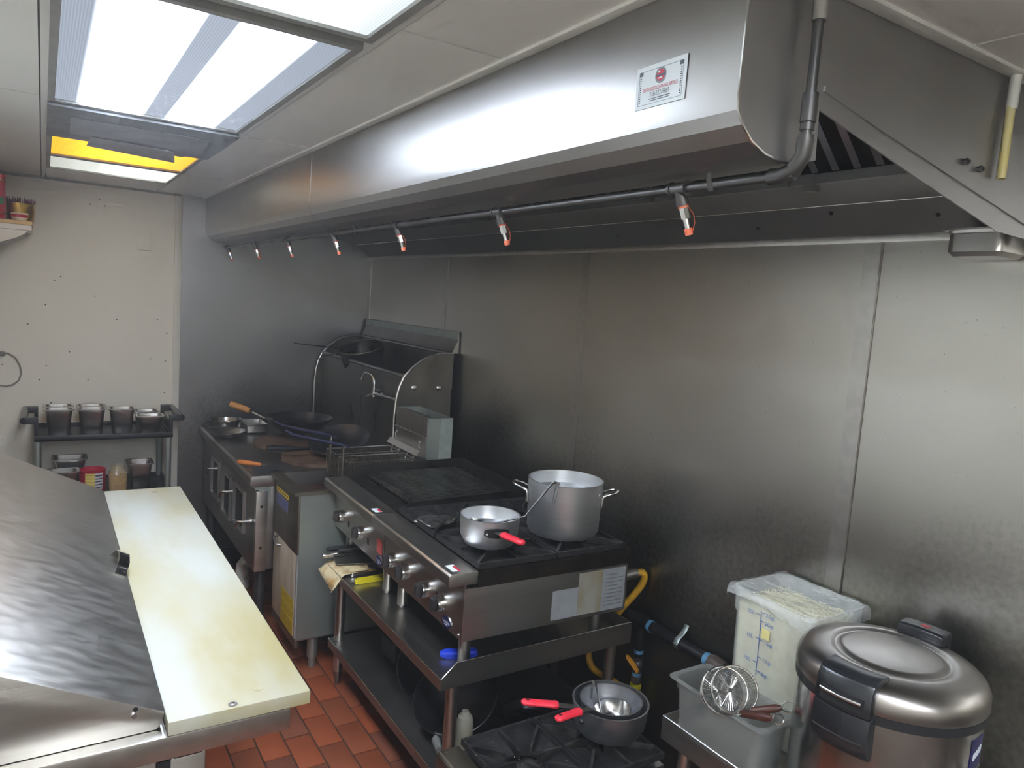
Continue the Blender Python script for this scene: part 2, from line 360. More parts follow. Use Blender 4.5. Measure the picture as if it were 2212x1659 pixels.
# ------------------------------------------------------------------ the room
# floor: bed of grout with quarry tiles laid in running bond
floor = struct('floor', B().box(XL, XW, YN, YF, -0.03, -0.004), GROUT)
rnd = random.Random(4)
TP, TL, TG = 0.1005, 0.2055, 0.006
tile_meshes = {}
def tile_obj(cx, cy, w, l, mt):
    key = (round(w, 3), round(l, 3), mt.name)
    if key not in tile_meshes:
        o = obj('tile', B().box(-w / 2, w / 2, -l / 2, l / 2, -0.012, 0.0), mt, floor, bevel=0.0018); tile_meshes[key] = o.data
    else:
        o = bpy.data.objects.new('tile', tile_meshes[key]); COL.objects.link(o); o.parent = floor; o.matrix_parent_inverse = WORLD['floor'].inverted()
    o.location = (cx, cy, rnd.uniform(-0.0009, 0.0002)); o.rotation_euler = (rnd.uniform(-.004, .004), rnd.uniform(-.004, .004), 0)
for col in range(-7, 2):
    x0 = 1.083 + (col - 1) * TP
    off = 2.949 if col % 2 else 2.949 - TL / 2
    for k in range(-8, 14):
        y1 = off - k * TL
        if y1 < 0.35 or y1 - TL > 4.8: continue
        tile_obj(x0 + TP / 2, y1 - TL / 2, TP - TG, TL - TG, rnd.choice((TILE, TILE, TILE2, TILE3)))

wall_left = struct('wall_left', B().box(XL - 0.05, XL, YN, YF, 0, 2.6), PAINT)
wall_near = struct('wall_near', B().box(XL, XW, YN - 0.05, YN, 0, 2.6), PAINT)
wall_far = struct('wall_far', B().box(XL - 0.05, XW + 0.05, YF, YF + 0.05, 0, 2.6), PAINT)
wall_right = struct('wall_right', B().box(XW, XW + 0.05, YN - 0.05, YF, 0, 2.6), STEEL_DARK)
# stainless sheets with joint strips on the cooking wall
seams = [YN, -2.5, -1.28, -0.06, 1.165, 2.43, 3.70, YF]
for a, b_ in zip(seams, seams[1:]):
    obj('steel_panel', B().box(XW - 0.004, XW, a + 0.002, b_ - 0.002, 0, 2.235 if b_ < 1.2 else 1.975), STEEL_WALL, wall_right)
for s in seams[1:-1]:
    st = obj('joint_strip', B().box(XW - 0.0075, XW - 0.004, s + 0.003, s + 0.052, 0.0, 1.97), STEEL, wall_right)
obj('top_channel', B().box(XW - 0.012, XW - 0.002, 0.76, YF, 1.955, 1.983), STEEL, wall_right, bevel=0.002)
obj('corner_angle', B().box(XW - 0.008, XW - 0.004, YF - 0.05, YF - 0.004, 0, 1.97), STEEL, wall_right)
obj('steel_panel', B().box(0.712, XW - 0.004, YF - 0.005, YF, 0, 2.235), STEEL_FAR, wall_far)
obj('corner_trim', B().box(0.672, 0.712, YF - 0.012, YF, 0, 2.235), PAINT_T, wall_far, bevel=0.003)
hb = B()
for u, v in ((118, 605), (98, 658), (131, 597), (205, 640), (325, 775), (357, 780), (355, 848), (190, 820), (85, 820), (5, 787), (6, 950), (360, 720), (110, 870), (252, 690), (60, 700), (150, 760), (100, 790), (340, 690), (215, 430), (195, 441), (226, 445)):
    p = PY(u, v, YF); hb.cyl((p.x, YF - 0.0012, p.z), (p.x, YF, p.z), 0.0035, n=8)
obj('nail_holes', hb, DARKHOLE, wall_far, kind='stuff')
p0, p1 = PY(299, 497, YF), PY(328, 542, YF)
ob = obj('outlet_cover', B().box(p0.x, p1.x, YF - 0.006, YF, p1.z, p0.z), PAINT, bevel=0.002)
tag(ob, 'small blank cover plate painted like the white wall', 'wall plate')

# ceiling: slab, lay-in tiles and grid bars
ceiling = struct('ceiling', B().box(XL, 0.842, YN, YF, ZC + 0.014, ZC + 0.03).box(0.842, XW, YN, 0.757, ZC + 0.014, ZC + 0.03), FRAME_G)
def ctile(x0, x1, y0, y1):
    obj('ceiling_tile', B().box(x0 + .004, x1 - .004, y0 + .004, y1 - .004, ZC + rnd.uniform(0, .0015), ZC + 0.012), CEIL, ceiling)
XA, XB, XC, XD = -0.005, 0.012, 0.568, 0.585
for a, b_ in ((YN, -2.2), (-2.2, -1.0), (-1.0, 0.2), (0.2, 1.46), (1.46, 2.67), (2.67, 3.82), (3.82, YF)): ctile(XL, XA, a, b_)
for a, b_ in ((YN, -2.2), (-2.2, -1.0), (-1.0, 0.2), (0.2, 1.40), (1.40, 2.75), (2.75, 3.944), (3.944, YF)): ctile(XD, 0.838, a, b_)
for a, b_ in ((YN, -2.2), (-2.2, -1.0), (-1.0, 0.2), (0.2, 0.745)): ctile(0.838, 1.40, a, b_); ctile(1.40, XW, a, b_)
ctile(XB, XC, 4.42, YF)
for x0, x1 in ((XA, XB), (XC, XD)):
    obj('grid_bar', B().box(x0, x1, YN, YF, ZC - 0.003, ZC + 0.009), CEILBAR, ceiling, bevel=0.001)
obj('grid_bar', B().box(0.822, 0.846, 0.76, YF, ZC - 0.006, ZC + 0.009), CEILBAR, ceiling, bevel=0.002)
obj('grid_bar', B().box(0.842, XW, 0.728, 0.757, ZC - 0.006, ZC + 0.009), CEILBAR, ceiling, bevel=0.002)
for y in (2.75, 3.944): obj('grid_bar', B().box(XD, 0.82, y - .006, y + .006, ZC - .002, ZC + .012), CEILBAR, ceiling)
obj('wall_angle', B().box(XL, 0.70, YF - 0.02, YF, ZC - 0.012, ZC + 0.012), FRAME_G, ceiling)

# recessed fluorescent fixtures
def fixture(y0, y1, mt, label, frame=FRAME_G, drop=0.0):
    t = thing('ceiling_light', label, 'ceiling light', ((XB + XC) / 2, (y0 + y1) / 2, ZC - 0.006), 0, 'recessed lights in the ceiling grid')
    f = B()
    for a, b_, c, d in ((XB, XC, y0, y0 + .022), (XB, XC, y1 - .022, y1), (XB, XB + .018, y0 + .022, y1 - .022), (XC - .018, XC, y0 + .022, y1 - .022)):
        f.box(a, b_, c, d, ZC - 0.006, ZC + 0.012)
    obj('frame', f, frame, t)
    obj('diffuser', B().box(XB + .018, XC - .018, y0 + .022, y1 - .022, ZC + 0.001, ZC + 0.006), mt, t)
    return t
TUBES = ((0.0, .009), (0.10, .009), (0.20, .8), (0.30, 1.0), (0.40, .6), (0.47, .010), (0.57, .010), (0.64, .8), (0.72, 1.0), (0.80, .5), (0.88, .009), (1.0, .009))
L_MAIN = emit('lens_cool_white', 'dde9fc', 12.0, TUBES)
L_FILL = emit('lens_fill_white', 'e6edf8', 14.0, TUBES)
L_DIM = emit('lens_dull_white', 'e6f0f4', 0.55, ((0.0, .40), (0.3, 1.0), (0.5, .6), (0.7, .9), (1.0, .40)))
L_AMB = emit('lens_amber', 'ffb01c', 0.55, ((0.0, .55), (0.4, 1.0), (0.7, .9), (1.0, .6)))
L_END = emit('lens_grey_white', 'e2e6dc', 0.9, ((0.0, .18), (0.35, .25), (0.65, 1.0), (1.0, .8)))
fixture(1.545, 2.695, L_MAIN, 'bright white ceiling light with a ribbed lens beside the hood')
fixture(0.33, 1.50, L_DIM, 'ceiling light with a paler lens next to the sticker end of the hood')
for k in range(3):  # unseen fixtures added behind the camera to fill the room with light
    fixture(-1.0 - 1.22 * k, 0.20 - 1.22 * k, L_FILL, ('added fill light in the ceiling over the aisle next to the hood end', 'added fill light in the ceiling over the middle of the aisle', 'added fill light in the ceiling over the aisle by the near wall')[k])
fixture(2.715, 3.90, L_AMB, 'ceiling light with an amber lens half covered by a dark sheet')
fixture(3.92, 4.40, L_END, 'short dull ceiling light closest to the white wall')
# dark sheet and flaps hung under the amber light
t = thing('light_cover', 'dark grey sheet taped under the amber ceiling light', 'cover', (0.29, 3.0, ZC - 0.02))
obj('sheet', B().box(XB, XC, 2.70, 3.30, ZC - 0.016, ZC - 0.009), mat('cover_sheet', '5d5e60', 0.5, 0, '6e6f70', (9, 9, 9)), t)
fl = mat('cover_flap', '77787a', 0.5, 0, '858687', (12, 12, 12))
obj('flap', B().prism([(0.075, 2.83, ZC - .017), (0.50, 2.83, ZC - .018), (0.515, 3.10, ZC - .024), (0.46, 3.22, ZC - .03), (0.08, 3.12, ZC - .022)], (0, 0, -0.003)), fl, t)
obj('flap', B().prism([(0.145, 3.10, ZC - .026), (0.42, 3.12, ZC - .031), (0.455, 3.36, ZC - .036), (0.14, 3.30, ZC - .030)], (0, 0, -0.003)), fl, t)

# ------------------------------------------------------------------ exhaust hood
YE = 0.76
hood = thing('exhaust_hood', 'long stainless kitchen exhaust hood with a rounded lower front edge', 'exhaust hood', (1.38, 2.83, 1.93))
PROF = [(0.845, 2.235), (0.843, 2.045), (0.846, 2.022), (0.857, 2.003), (0.880, 1.983), (0.912, 1.970), (0.952, 1.965), (0.995, 1.966)]
def front(y0, y1):
    b = B(); b.prism([(x, y0, z) for x, z in PROF] + [(x + 0.004, y0, z + 0.004) for x, z in PROF[::-1]], (0, y1 - y0, 0)); return b
obj('front_panel', front(YE, 2.798), STEEL_HOOD, hood, angle=12)
obj('front_panel', front(2.801, YF - 0.006), STEEL_HOOD, hood, angle=12)
obj('seam_strip', B().box(0.8425, 0.845, 2.786, 2.800, 2.046, 2.234), STEEL_HOOD, hood)
obj('inner_lip', B().box(0.995, 0.999, YE, YF - .006, 1.966, 2.06).box(0.93, 0.999, YE, YF - .006, 2.056, 2.06), STEEL_IN, hood)
# the near end sheet with its slanted cut-out
endp = [(x, z) for x, z in PROF] + [(1.004, 1.972), (1.030, 1.979), (1.026, 2.056), (1.31, 1.998), (1.635, 1.936), (1.905, 1.930), (1.905, 2.50), (0.845, 2.50)]
obj('end_panel', B().prism([(x, YE - 0.003, z) for x, z in endp], (0, 0.003, 0)), STEEL_IN, hood)
obj('end_stiffener', B().prism([(1.030, YE - .007, 2.092), (1.195, YE - .007, 2.061), (1.75, YE - .007, 1.968), (1.75, YE - .007, 1.960), (1.195, YE - .007, 2.053), (1.030, YE - .007, 2.084)], (0, .004, 0)), STEEL_IN, hood)
obj('end_edge', B().tube([(x - 0.0006, YE - 0.001, z) for x, z in PROF], 0.0022, 6), STEEL_BRIGHT, hood)
for u, v in ((2082, 350), (2112, 366)):
    p = PY(u, v, YE - .004); obj('bolt', B().cyl((p.x, YE - .012, p.z), (p.x, YE - .003, p.z), 0.007, 0.005, n=6).cyl((p.x, YE - .016, p.z), (p.x, YE - .003, p.z), 0.003, n=8), PIPE, hood)
obj('top_plate', B().box(0.845, 1.905, YE, YF - .006, 2.498, 2.502), STEEL_IN, hood)
obj('rear_plenum', B().prism([(1.655, YE, 2.078), (1.655, YE, 2.092), (1.662, YE, 2.092), (1.662, YE, 2.082), (1.815, YE, 2.056), (1.905, YE, 1.992), (1.905, YE, 1.975), (1.815, YE, 2.050)], (0, YF - .006 - YE, 0)), STEEL_IN, hood, angle=15)
obj('plenum_ridge', B().tube([(1.818, YE + .02, 2.049), (1.818, YF - .01, 2.049)], 0.002, 6), STEEL_BRIGHT, hood)
pb = B()
for y, o_ in ((1.0, .5), (1.28, .2), (1.55, .6), (0.86, .3), (2.2, .5), (1.85, .4)):
    x = 1.82 + .08 * o_; z = 2.05 - (x - 1.815) * .75; pb.sphere((x, y, z - .003), 0.006, 8)
obj('plenum_holes', pb, DARKHOLE, hood, kind='stuff')
# grease baffle filters leaning between plenum and top
FN = Vector((1.658, 0, 2.088)); FT = Vector((1.30, 0, 2.43)); fd = (FT - FN); fl_ = fd.length; fdn = fd.normalized(); fnrm = Vector((-fdn.z, 0, fdn.x))
if fnrm.z > 0: fnrm = -fnrm
nF = 8; FW = (YF - .02 - YE - .01) / nF
for k in range(nF):
    y0 = YE + .01 + k * FW; y1 = y0 + FW - .012
    bk = B().prism([FN + Vector((0, y0, 0)) - fnrm * .02, FT + Vector((0, y0, 0)) - fnrm * .02, FT + Vector((0, y0, 0)) - fnrm * .024, FN + Vector((0, y0, 0)) - fnrm * .024], (0, y1 - y0, 0))
    flt = obj('baffle_filter', bk, SOOT, hood)
    fb = B()
    for s in (0, 1):
        q = FN + fd * s; fb.box(q.x - .012, q.x + .012, y0, y1, q.z - .012, q.z + .012)
    for yy in (y0, y1 - .012):
        fb.prism([FN + Vector((0, yy, 0)) + fnrm * .006, FT + Vector((0, yy, 0)) + fnrm * .006, FT + Vector((0, yy, 0)) - fnrm * .022, FN + Vector((0, yy, 0)) - fnrm * .022], (0, .012, 0))
    obj('filter_frame', fb, STEEL_IN, flt)
    ns = 8
    for i in range(ns):
        ya = y0 + .02 + i * (y1 - y0 - .04) / ns; wd = (y1 - y0 - .04) / ns * .34
        sl = B().prism([FN + fdn * .02 + Vector((0, ya, 0)), FN + fdn * (fl_ - .02) + Vector((0, ya, 0)), FN + fdn * (fl_ - .02) + Vector((0, ya + wd, 0)), FN + fdn * .02 + Vector((0, ya + wd, 0))], fnrm * -.004)
        obj('baffle_slat', sl, STEEL_BRIGHT, flt)
obj('filter_clip', B().box(1.640, 1.668, 1.205, 1.235, 2.058, 2.10), STEEL_IN, hood)
# hood-cleaning sticker
sy0, sy1, sz0, sz1, sx = 0.867, 0.982, 2.057, 2.125, 0.8415
st = obj('sticker', B().box(sx, sx + .001, sy0, sy1, sz0, sz1), LABEL_W, hood); st['label'] = 'pale printed hood cleaning service sticker'
def sbar(y, z, w, h, mt, name='printed_bar', r=0):
    obj(name, B().box(sx - .0006, sx - .0001, y - w / 2, y + w / 2, z - h / 2, z + h / 2), mt, st)
sc_y = (sy0 + sy1) / 2
INKS = mat('sticker_ink', '59606a', 0.5); INKR = mat('sticker_red', 'c4445c', 0.5); INKL = mat('sticker_line', '98a3ae', 0.5)
for z in (sz0 + .006, sz1 - .008): sbar(sc_y, z, .100, .0007, INKL)
for y in (sy0 + .0075, sy1 - .0075): sbar(y, (sz0 + sz1) / 2 - .001, .0006, .052, INKL)
for y, z in ((sy0 + .011, sz1 - .011), (sy1 - .011, sz1 - .011)): sbar(y, z, .008, .0065, INKS)
for k in range(12):
    for y in (sy0 + .011, sy1 - .011): sbar(y, sz1 - .018 - k * .0036, .0022, .0016, INKS)
sbar(sc_y, sz0 + .0135, .050, .0011, INKS); sbar(sc_y, sz0 + .0105, .044, .0011, INKS)
obj('emblem_ring', B().cyl((sx - .0006, sc_y, sz1 - .0205), (sx, sc_y, sz1 - .0205), .0125, n=32), mat('sticker_grey', '7c858c', 0.5), st)
obj('emblem_disc', B().cyl((sx - .0009, sc_y, sz1 - .0205), (sx, sc_y, sz1 - .0205), .0095, n=32), INKR, st)
obj('emblem_bar', B().box(sx - .0012, sx, sc_y - .0098, sc_y + .0098, sz1 - .0222, sz1 - .0190), INKS, st)
obj('emblem_mark', B().prism([(sx - .0012, sc_y + .006, sz1 - .0165), (sx - .0012, sc_y + .001, sz1 - .0155), (sx - .0012, sc_y + .001, sz1 - .0130), (sx - .0012, sc_y + .005, sz1 - .0140)], (.001, 0, 0)), LABEL_W, st)
obj('emblem_mark', B().prism([(sx - .0012, sc_y + .005, sz1 - .0265), (sx - .0012, sc_y - .005, sz1 - .0255), (sx - .0012, sc_y - .004, sz1 - .0235), (sx - .0012, sc_y + .004, sz1 - .0245)], (.001, 0, 0)), LABEL_W, st)
text('printed_text', 'VENT HOOD CLEANING SERVICE', .0082, (sx - .0008, sc_y, sz0 + .0265), (0, -1, 0), (0, 0, 1), INKR, st, squeeze=.66)
text('printed_text', '318-227-9969', .0115, (sx - .0008, sc_y, sz0 + .0165), (0, -1, 0), (0, 0, 1), INKS, st, squeeze=.70)

# ------------------------------------------------------------------ fire suppression pipe with nozzles
PXX, PZZ = 0.968, 1.947
sup = thing('suppression_pipe', 'grey fire suppression pipe with capped nozzles under the hood edge', 'pipe', (PXX, 2.8, 1.87))
obj('pipe_run', B().cyl((PXX, 0.745, PZZ), (PXX, 4.85, PZZ), 0.0082, n=14), PIPE, sup)
def Y_of(u):   # where the run passes below this photo column
    lo, hi = .6, 4.9
    for _ in range(40):
        mid = (lo + hi) / 2; q = Vector((PXX, mid, PZZ - CAM_H)); uu = 1106 + FOCAL * q.dot(RIGHT) / q.dot(FWD)
        if uu < u: hi = mid
        else: lo = mid
    return lo
ntilt = Vector((0.34, -0.10, -1)).normalized()
for u, cap in ((1468, 1), (1078, 1), (857, 1), (720, 1), (620, 1), (550, 1), (492, 1)):
    y = Y_of(u); c = Vector((PXX, y, PZZ))
    tee = B().cyl(c + Vector((0, -.019, 0)), c + Vector((0, .019, 0)), .0118, n=14)
    for s in (-1, 1): tee.cyl(c + Vector((0, s * .016, 0)), c + Vector((0, s * .021, 0)), .0138, n=14)
    tee.cyl(c, c + ntilt * .024, .0112, n=14); tee.cyl(c + ntilt * .022, c + ntilt * .030, .0125, n=14)
    obj('tee_fitting', tee, PIPE, sup)
    n0 = c + ntilt * .030
    nz = B().cyl(n0 + ntilt * .003, n0 + ntilt * .024, .0088, n=6).cyl(n0 + ntilt * .022, n0 + ntilt * .045, .0062, .0058, n=14)
    nzo = obj('nozzle', nz, STEEL_BRIGHT, sup, angle=25)
    obj('seal_ring', B().cyl(n0, n0 + ntilt * .004, .0098, n=14), ORANGE, nzo)
    e = n0 + ntilt * .044
    obj('blowoff_cap', B().cyl(e - ntilt * .002, e + ntilt * .010, .0076, .0070, n=14), ORANGE, nzo)
    side = Vector((0.55, -.8, 0.1)).normalized()
    if u in (1468, 1078, 857, 550):
        obj('cap_strap', B().tube([n0 + ntilt * .004 + side * .009, n0 + ntilt * .016 + side * .015, n0 + ntilt * .032 + side * .0145, e + ntilt * .004 + side * .007], [(.0035, .0011)] * 4, 6), ORANGE, nzo)
# elbow, riser and couplings at the near end
ry = 0.732; rx = 0.968
obj('elbow', B().tube([(PXX, .790, PZZ), (PXX, .768, PZZ), (PXX, .748, PZZ + .008), (rx, ry + .002, PZZ + .026), (rx, ry, PZZ + .050)], [.0135, .0125, .0130, .0125, .0135], 14), PIPE, sup)
obj('riser', B().cyl((rx, ry, PZZ + .03), (rx, ry, ZC + .01), .0078, n=14), PIPE, sup)
obj('coupling', B().cyl((rx, ry, 2.022), (rx, ry, 2.064), .0118, n=16), PIPE, sup)
obj('collar', B().cyl((rx, ry, PZZ + .048), (rx, ry, PZZ + .056), .0118, n=12).cyl((rx, ry, 2.010), (rx, ry, 2.020), .0105, n=12), PIPE, sup)
obj('tape_wrap', B().cyl((rx, ry, 2.168), (rx, ry, 2.205), .0105, .0108, n=12), mat('old_tape', '8d8a82', 0.6), sup)
for u in (1540, 770):
    y = Y_of(u)
    obj('pipe_clamp', B().tube([Vector((PXX - .028, y, PZZ + .022)), Vector((PXX - .014, y, PZZ + .020)), Vector((PXX - .011, y, PZZ + .006)), Vector((PXX - .004, y, PZZ - .0105)), Vector((PXX + .008, y, PZZ - .007)), Vector((PXX + .0105, y, PZZ + .004)), Vector((PXX + .004, y, PZZ + .0105)), Vector((PXX - .008, y, PZZ + .008))], [(.006, .0016)] * 8, 8, flat=(0, 1, 0)), PIPE, sup)

# drain tube hanging from the ceiling by the hood end
t = thing('drain_tube', 'yellowed plastic tube hanging from the ceiling at the hood end', 'tube', (1.588, 0.742, 2.03))
obj('tube_top', B().cyl((1.592, .742, 2.165), (1.595, .742, ZC + .012), .0105, n=14), WHITE_P, t)
obj('tube_lower', B().lathe([(0.0085, 2.032), (0.0085, 2.17), (0.0060, 2.17), (0.0060, 2.034), (0.0085, 2.032)], (1.590, .742, 0), n=16), mat('yellowed_pvc', 'cfc07e', 0.45, 0, 'd8cfa0', (14, 14, 14)), t)

# steam-table style pan as grease cup
def pan_mesh(cx, cy, z0, w, l, h, rim=.010, r=.022, taper=.84, t=.0022, n=4, lip=.004):
    b = B(); zt = z0 + h
    outer = [rr(cx, cy, w * taper * .86, l * taper * .86, r, z0, n), rr(cx, cy, w * taper, l * taper, r, z0 + .010, n), rr(cx, cy, w * .93, l * .93, r, z0 + h * .80, n),
             rr(cx, cy, w * .965, l * .965, r, z0 + h * .83, n), rr(cx, cy, w * .975, l * .975, r, zt - .004, n), rr(cx, cy, w + 2 * rim, l + 2 * rim, r * .7, zt - lip, n), rr(cx, cy, w + 2 * rim, l + 2 * rim, r * .7, zt, n)]
    inner = [rr(cx, cy, w * .975 - 2 * t, l * .975 - 2 * t, r, zt - .001, n), rr(cx, cy, w * .93 - 2 * t, l * .93 - 2 * t, r, z0 + h * .80, n), rr(cx, cy, w * taper - 2 * t, l * taper - 2 * t, r, z0 + .012, n), rr(cx, cy, w * taper * .8, l * taper * .8, r, z0 + t, n)]
    b.loft(outer + inner, True, True); return b
g0, g1 = PX(2040, 500, 1.775), PX(2172, 493, 1.775)
gc = obj('grease_pan', pan_mesh(1.842, (g0.y + g1.y) / 2, 1.902, .134, abs(g0.y - g1.y), .063, rim=.006, r=.018, taper=.93), STEEL_PAN)
tag(gc, 'shallow stainless pan hung under the hood end as a grease cup', 'pan')
# ------------------------------------------------------------------ prep table with sloping lid
prep = thing('prep_table', 'stainless refrigerated prep table with a sloping steel lid', 'prep table', (0.0, 2.2, 0.0))
obj('cabinet', B().box(-0.405, 0.175, 1.375, 3.04, 0.12, 0.853), STEEL_LID, prep, bevel=0.003)
obj('table_top', B().box(-0.405, 0.412, 1.355, 3.05, 0.856, 0.9015), STEEL_Y, prep, bevel=0.004)
for y0, y1 in ((1.385, 1.925), (1.935, 2.475), (2.485, 3.03)):
    d = obj('door', B().box(0.200, 0.262, y0, y1, 0.17, 0.838), STEEL_LID, prep, bevel=0.004)
    obj('door_gasket', B().box(0.178, 0.200, y0 + .01, y1 - .01, 0.18, 0.83), BLACK, d)
    obj('door_hinge', B().box(0.205, 0.255, y0 - .004, y0 + .016, 0.838, 0.850), BLACK_G, d, bevel=.002)
for x in (-0.36, 0.13):
    for y in (1.43, 2.98):
        l = obj('leg', B().cyl((x, y, 0.05), (x, y, 0.125), 0.022), STEEL, prep)
        obj('caster', B().cyl((x - .012, y, .045), (x + .012, y, .045), .045, n=20), BLACK, l)
LIDP = [(0.176, 0.9025), (0.184, 0.912), (0.189, 0.934), (-0.25, 1.155), (-0.405, 1.155), (-0.405, 0.9025)]
lid = obj('lid', B().prism([(x, 1.385, z) for x, z in LIDP], (0, 1.625, 0)), STEEL_LID, prep, bevel=0.002)
sd = (Vector((-0.25, 0, 1.155)) - Vector((0.189, 0, 0.934))).normalized(); sn = Vector((-sd.z, 0, sd.x)); sn = sn if sn.z > 0 else -sn
h0 = Vector((0.189, 2.155, 0.934)) + sd * .022
obj('lid_handle', B().strip([h0 + Vector((0, .075, 0)) + sn * .001, h0 + Vector((0, .045, 0)) + sn * .028, h0 + sn * .036, h0 + Vector((0, -.045, 0)) + sn * .028, h0 + Vector((0, -.075, 0)) + sn * .001], sd * .014, sn * .003), CHROME, lid)
p = PY(152, 1532, 1.385); obj('side_hole', B().cyl((.141, 1.3838, .951), (.141, 1.386, .951), .0042, n=14), DARKHOLE, lid)
obj('side_screw', B().cyl((.139, 1.381, .9395), (.139, 1.386, .9395), .0048, .0055, n=14), CHROME, lid)
bd = thing('cutting_board', 'long white plastic cutting board stained yellow on the prep table edge', 'cutting board', (0.318, 2.19, 0.9025))
obj('board', B().box(0.190, 0.450, 1.352, 3.012, 0.9025, 0.930), BOARD, bd, bevel=0.004)
for px in ((503, 1521), (558, 1487)):
    q = PZ(px[0], px[1], .930)
    obj('board_plug', B().cyl((q.x, q.y, .929), (q.x, q.y, .9308), .0085 if px[0] == 503 else .010, n=20), STEEL_DARK if px[0] == 503 else BOARD, bd)
q = PZ(503, 1521, .930); obj('board_screw', B().cyl((q.x, q.y, .930), (q.x, q.y, .9325), .0045, .003, n=12), CHROME, bd)
q = PZ(333, 1063, .930); obj('board_notch', B().box(q.x - .008, q.x + .010, q.y - .004, q.y + .004, .9295, .9304), STEEL_DARK, bd)

# ------------------------------------------------------------------ utility cart by the white wall
cart = thing('utility_cart', 'black two-shelf utility cart with grey posts at the white wall', 'cart', (0.29, 4.65, 0.0))
CY0, CY1 = 4.45, 4.86
def tray(z0, z1):
    b = B(); x0, x1 = -0.038, 0.622
    b.box(x0, x1, CY0, CY1, z0, z0 + .012)
    b.box(x0, x1, CY0, CY0 + .018, z0, z1); b.box(x0, x1, CY1 - .018, CY1, z0, z1)
    b.box(x0, x0 + .018, CY0 + .018, CY1 - .018, z0, z1); b.box(x1 - .018, x1, CY0 + .018, CY1 - .018, z0, z1)
    return b
obj('top_shelf', tray(0.838, 0.868), BLACK, cart, bevel=.004)
obj('lower_shelf', tray(0.520, 0.548), BLACK, cart, bevel=.004)
for x in (-0.021, 0.601):
    for y in (CY0 + .022, CY1 - .022):
        pz = obj('post', B().cyl((x, y, 0.09), (x, y, 0.845), 0.0165, n=16), GALV, cart)
        obj('caster', B().cyl((x - .012, y, .046), (x + .012, y, .046), .046, n=20), BLACK, pz)
for s, x in ((-1, -0.038), (1, 0.622)):
    e = x + s * .043
    for y in (CY0 + .006, CY1 - .046):
        pr = [(x - s * .018, y, .86), (x, y, .86), (x, y, .930), (e, y, .930), (e, y, .965), (x - s * .018, y, .965)]
        hd = obj('handle_bracket', B().prism(pr, (0, .04, 0)), BLACK, cart, bevel=.004)
    obj('hand_grip', B().cyl((e, CY0 + .01, .948), (e, CY1 - .01, .948), .0185, n=16), BLACK_G, hd)
    obj('end_wall', B().box(min(x - s * .012, x), max(x - s * .012, x), CY0 + .046, CY1 - .046, .866, .915), BLACK, cart)
PG = 'small steel pans on the top of the cart'
def pan(cx, cy, z0, w, l, h, label, group=None, name='steel_pan', mt=None, rim=.009, r=.02, taper=.80):
    o = obj(name, pan_mesh(cx, cy, z0, w, l, h, rim=rim, r=r, taper=taper), mt or STEEL_PAN); return tag(o, label, 'pan', group)
zt = 0.8505
for x, y, s_ in ((0.074, 4.560, 'deep steel pan under the power cord at the aisle edge of the cart'), (0.074, 4.672, 'deep steel pan under the power cord on the wall side of the cart'),
                 (0.227, 4.560, 'deep steel pan next to the lone deep pan at the aisle edge'), (0.227, 4.672, 'deep steel pan next to the lone deep pan on the wall side')):
    pan(x, y, zt, .126, .092, .145, s_, PG)
pan(0.374, 4.575, zt, .122, .100, .142, 'single deep steel pan between the block of four and the low pans', PG)
pan(0.513, 4.555, zt, .130, .096, .102, 'low wide steel pan by the cart handle at the aisle edge', PG); pan(0.505, 4.672, zt, .115, .096, .110, 'low steel pan between the low wide pan and the wall', PG)
zl = 0.5325
pan(0.093, 4.53, zl, .135, .10, .130, 'steel pan with sauce streaks on the lower cart shelf', None); pan(0.130, 4.70, zl, .15, .13, .165, 'empty steel pan behind the sauced one on the lower cart shelf', None)
sp_ = thing('sauce_pan_insert', 'tall steel pan of red sauce beside the spice jar on the lower cart shelf', 'pan', (0.468, 4.58, zl))
obj('pan_body', pan_mesh(0.468, 4.58, zl, .122, .13, .148, rim=.008, r=.02, taper=.8), STEEL_PAN, sp_)
obj('sauce', B().loft([rr(0.468, 4.58, .112, .12, .02, zl + .128)], True), mat('red_sauce', '6e2a17', 0.3, 0, '8d3d20', (30, 30, 30)), sp_)
can = thing('food_can', 'red and yellow food tin on the lower cart shelf', 'tin can', (0.232, 4.55, zl))
obj('can_body', B().lathe([(0, zl), (.062, zl), (.064, zl + .004), (.064, zl + .118), (.0655, zl + .121), (.0655, zl + .126), (.062, zl + .127), (.061, zl + .10), (0, zl + .10)], (0.232, 4.55, 0), n=36), LABEL_R, can)
obj('yellow_panel', B().lathe([(.0646, zl + .02), (.0646, zl + .112)], (0.232, 4.55, 0), n=10, a0=radians(-125), a1=radians(-82)), mat('can_yellow', 'd6c66a', 0.5), can)
obj('white_panel', B().lathe([(.0646, zl + .02), (.0646, zl + .112)], (0.232, 4.55, 0), n=10, a0=radians(-82), a1=radians(-42)), LABEL_W, can)
for k in range(5):
    obj('print_line', B().lathe([(.0650, zl + .03 + k * .016), (.0650, zl + .036 + k * .016)], (0.232, 4.55, 0), n=8, a0=radians(-80), a1=radians(-46)), LABEL_K, can)
    obj('can_ridge', B().lathe([(.0640, zl + .024 + k * .019), (.0658, zl + .0255 + k * .019), (.0640, zl + .027 + k * .019)], (0.232, 4.55, 0), n=36), LABEL_R, can)
jar = thing('spice_jar', 'clear plastic jar of brown spice on the lower cart shelf', 'jar', (0.355, 4.54, zl))
obj('jar_body', B().loft([rr(.355, 4.54, .088, .088, .02, zl), rr(.355, 4.54, .094, .094, .022, zl + .006), rr(.355, 4.54, .090, .090, .022, zl + .05), rr(.355, 4.54, .094, .094, .022, zl + .10), rr(.355, 4.54, .072, .072, .034, zl + .122), rr(.355, 4.54, .070, .070, .034, zl + .145)], True), JAR, jar)
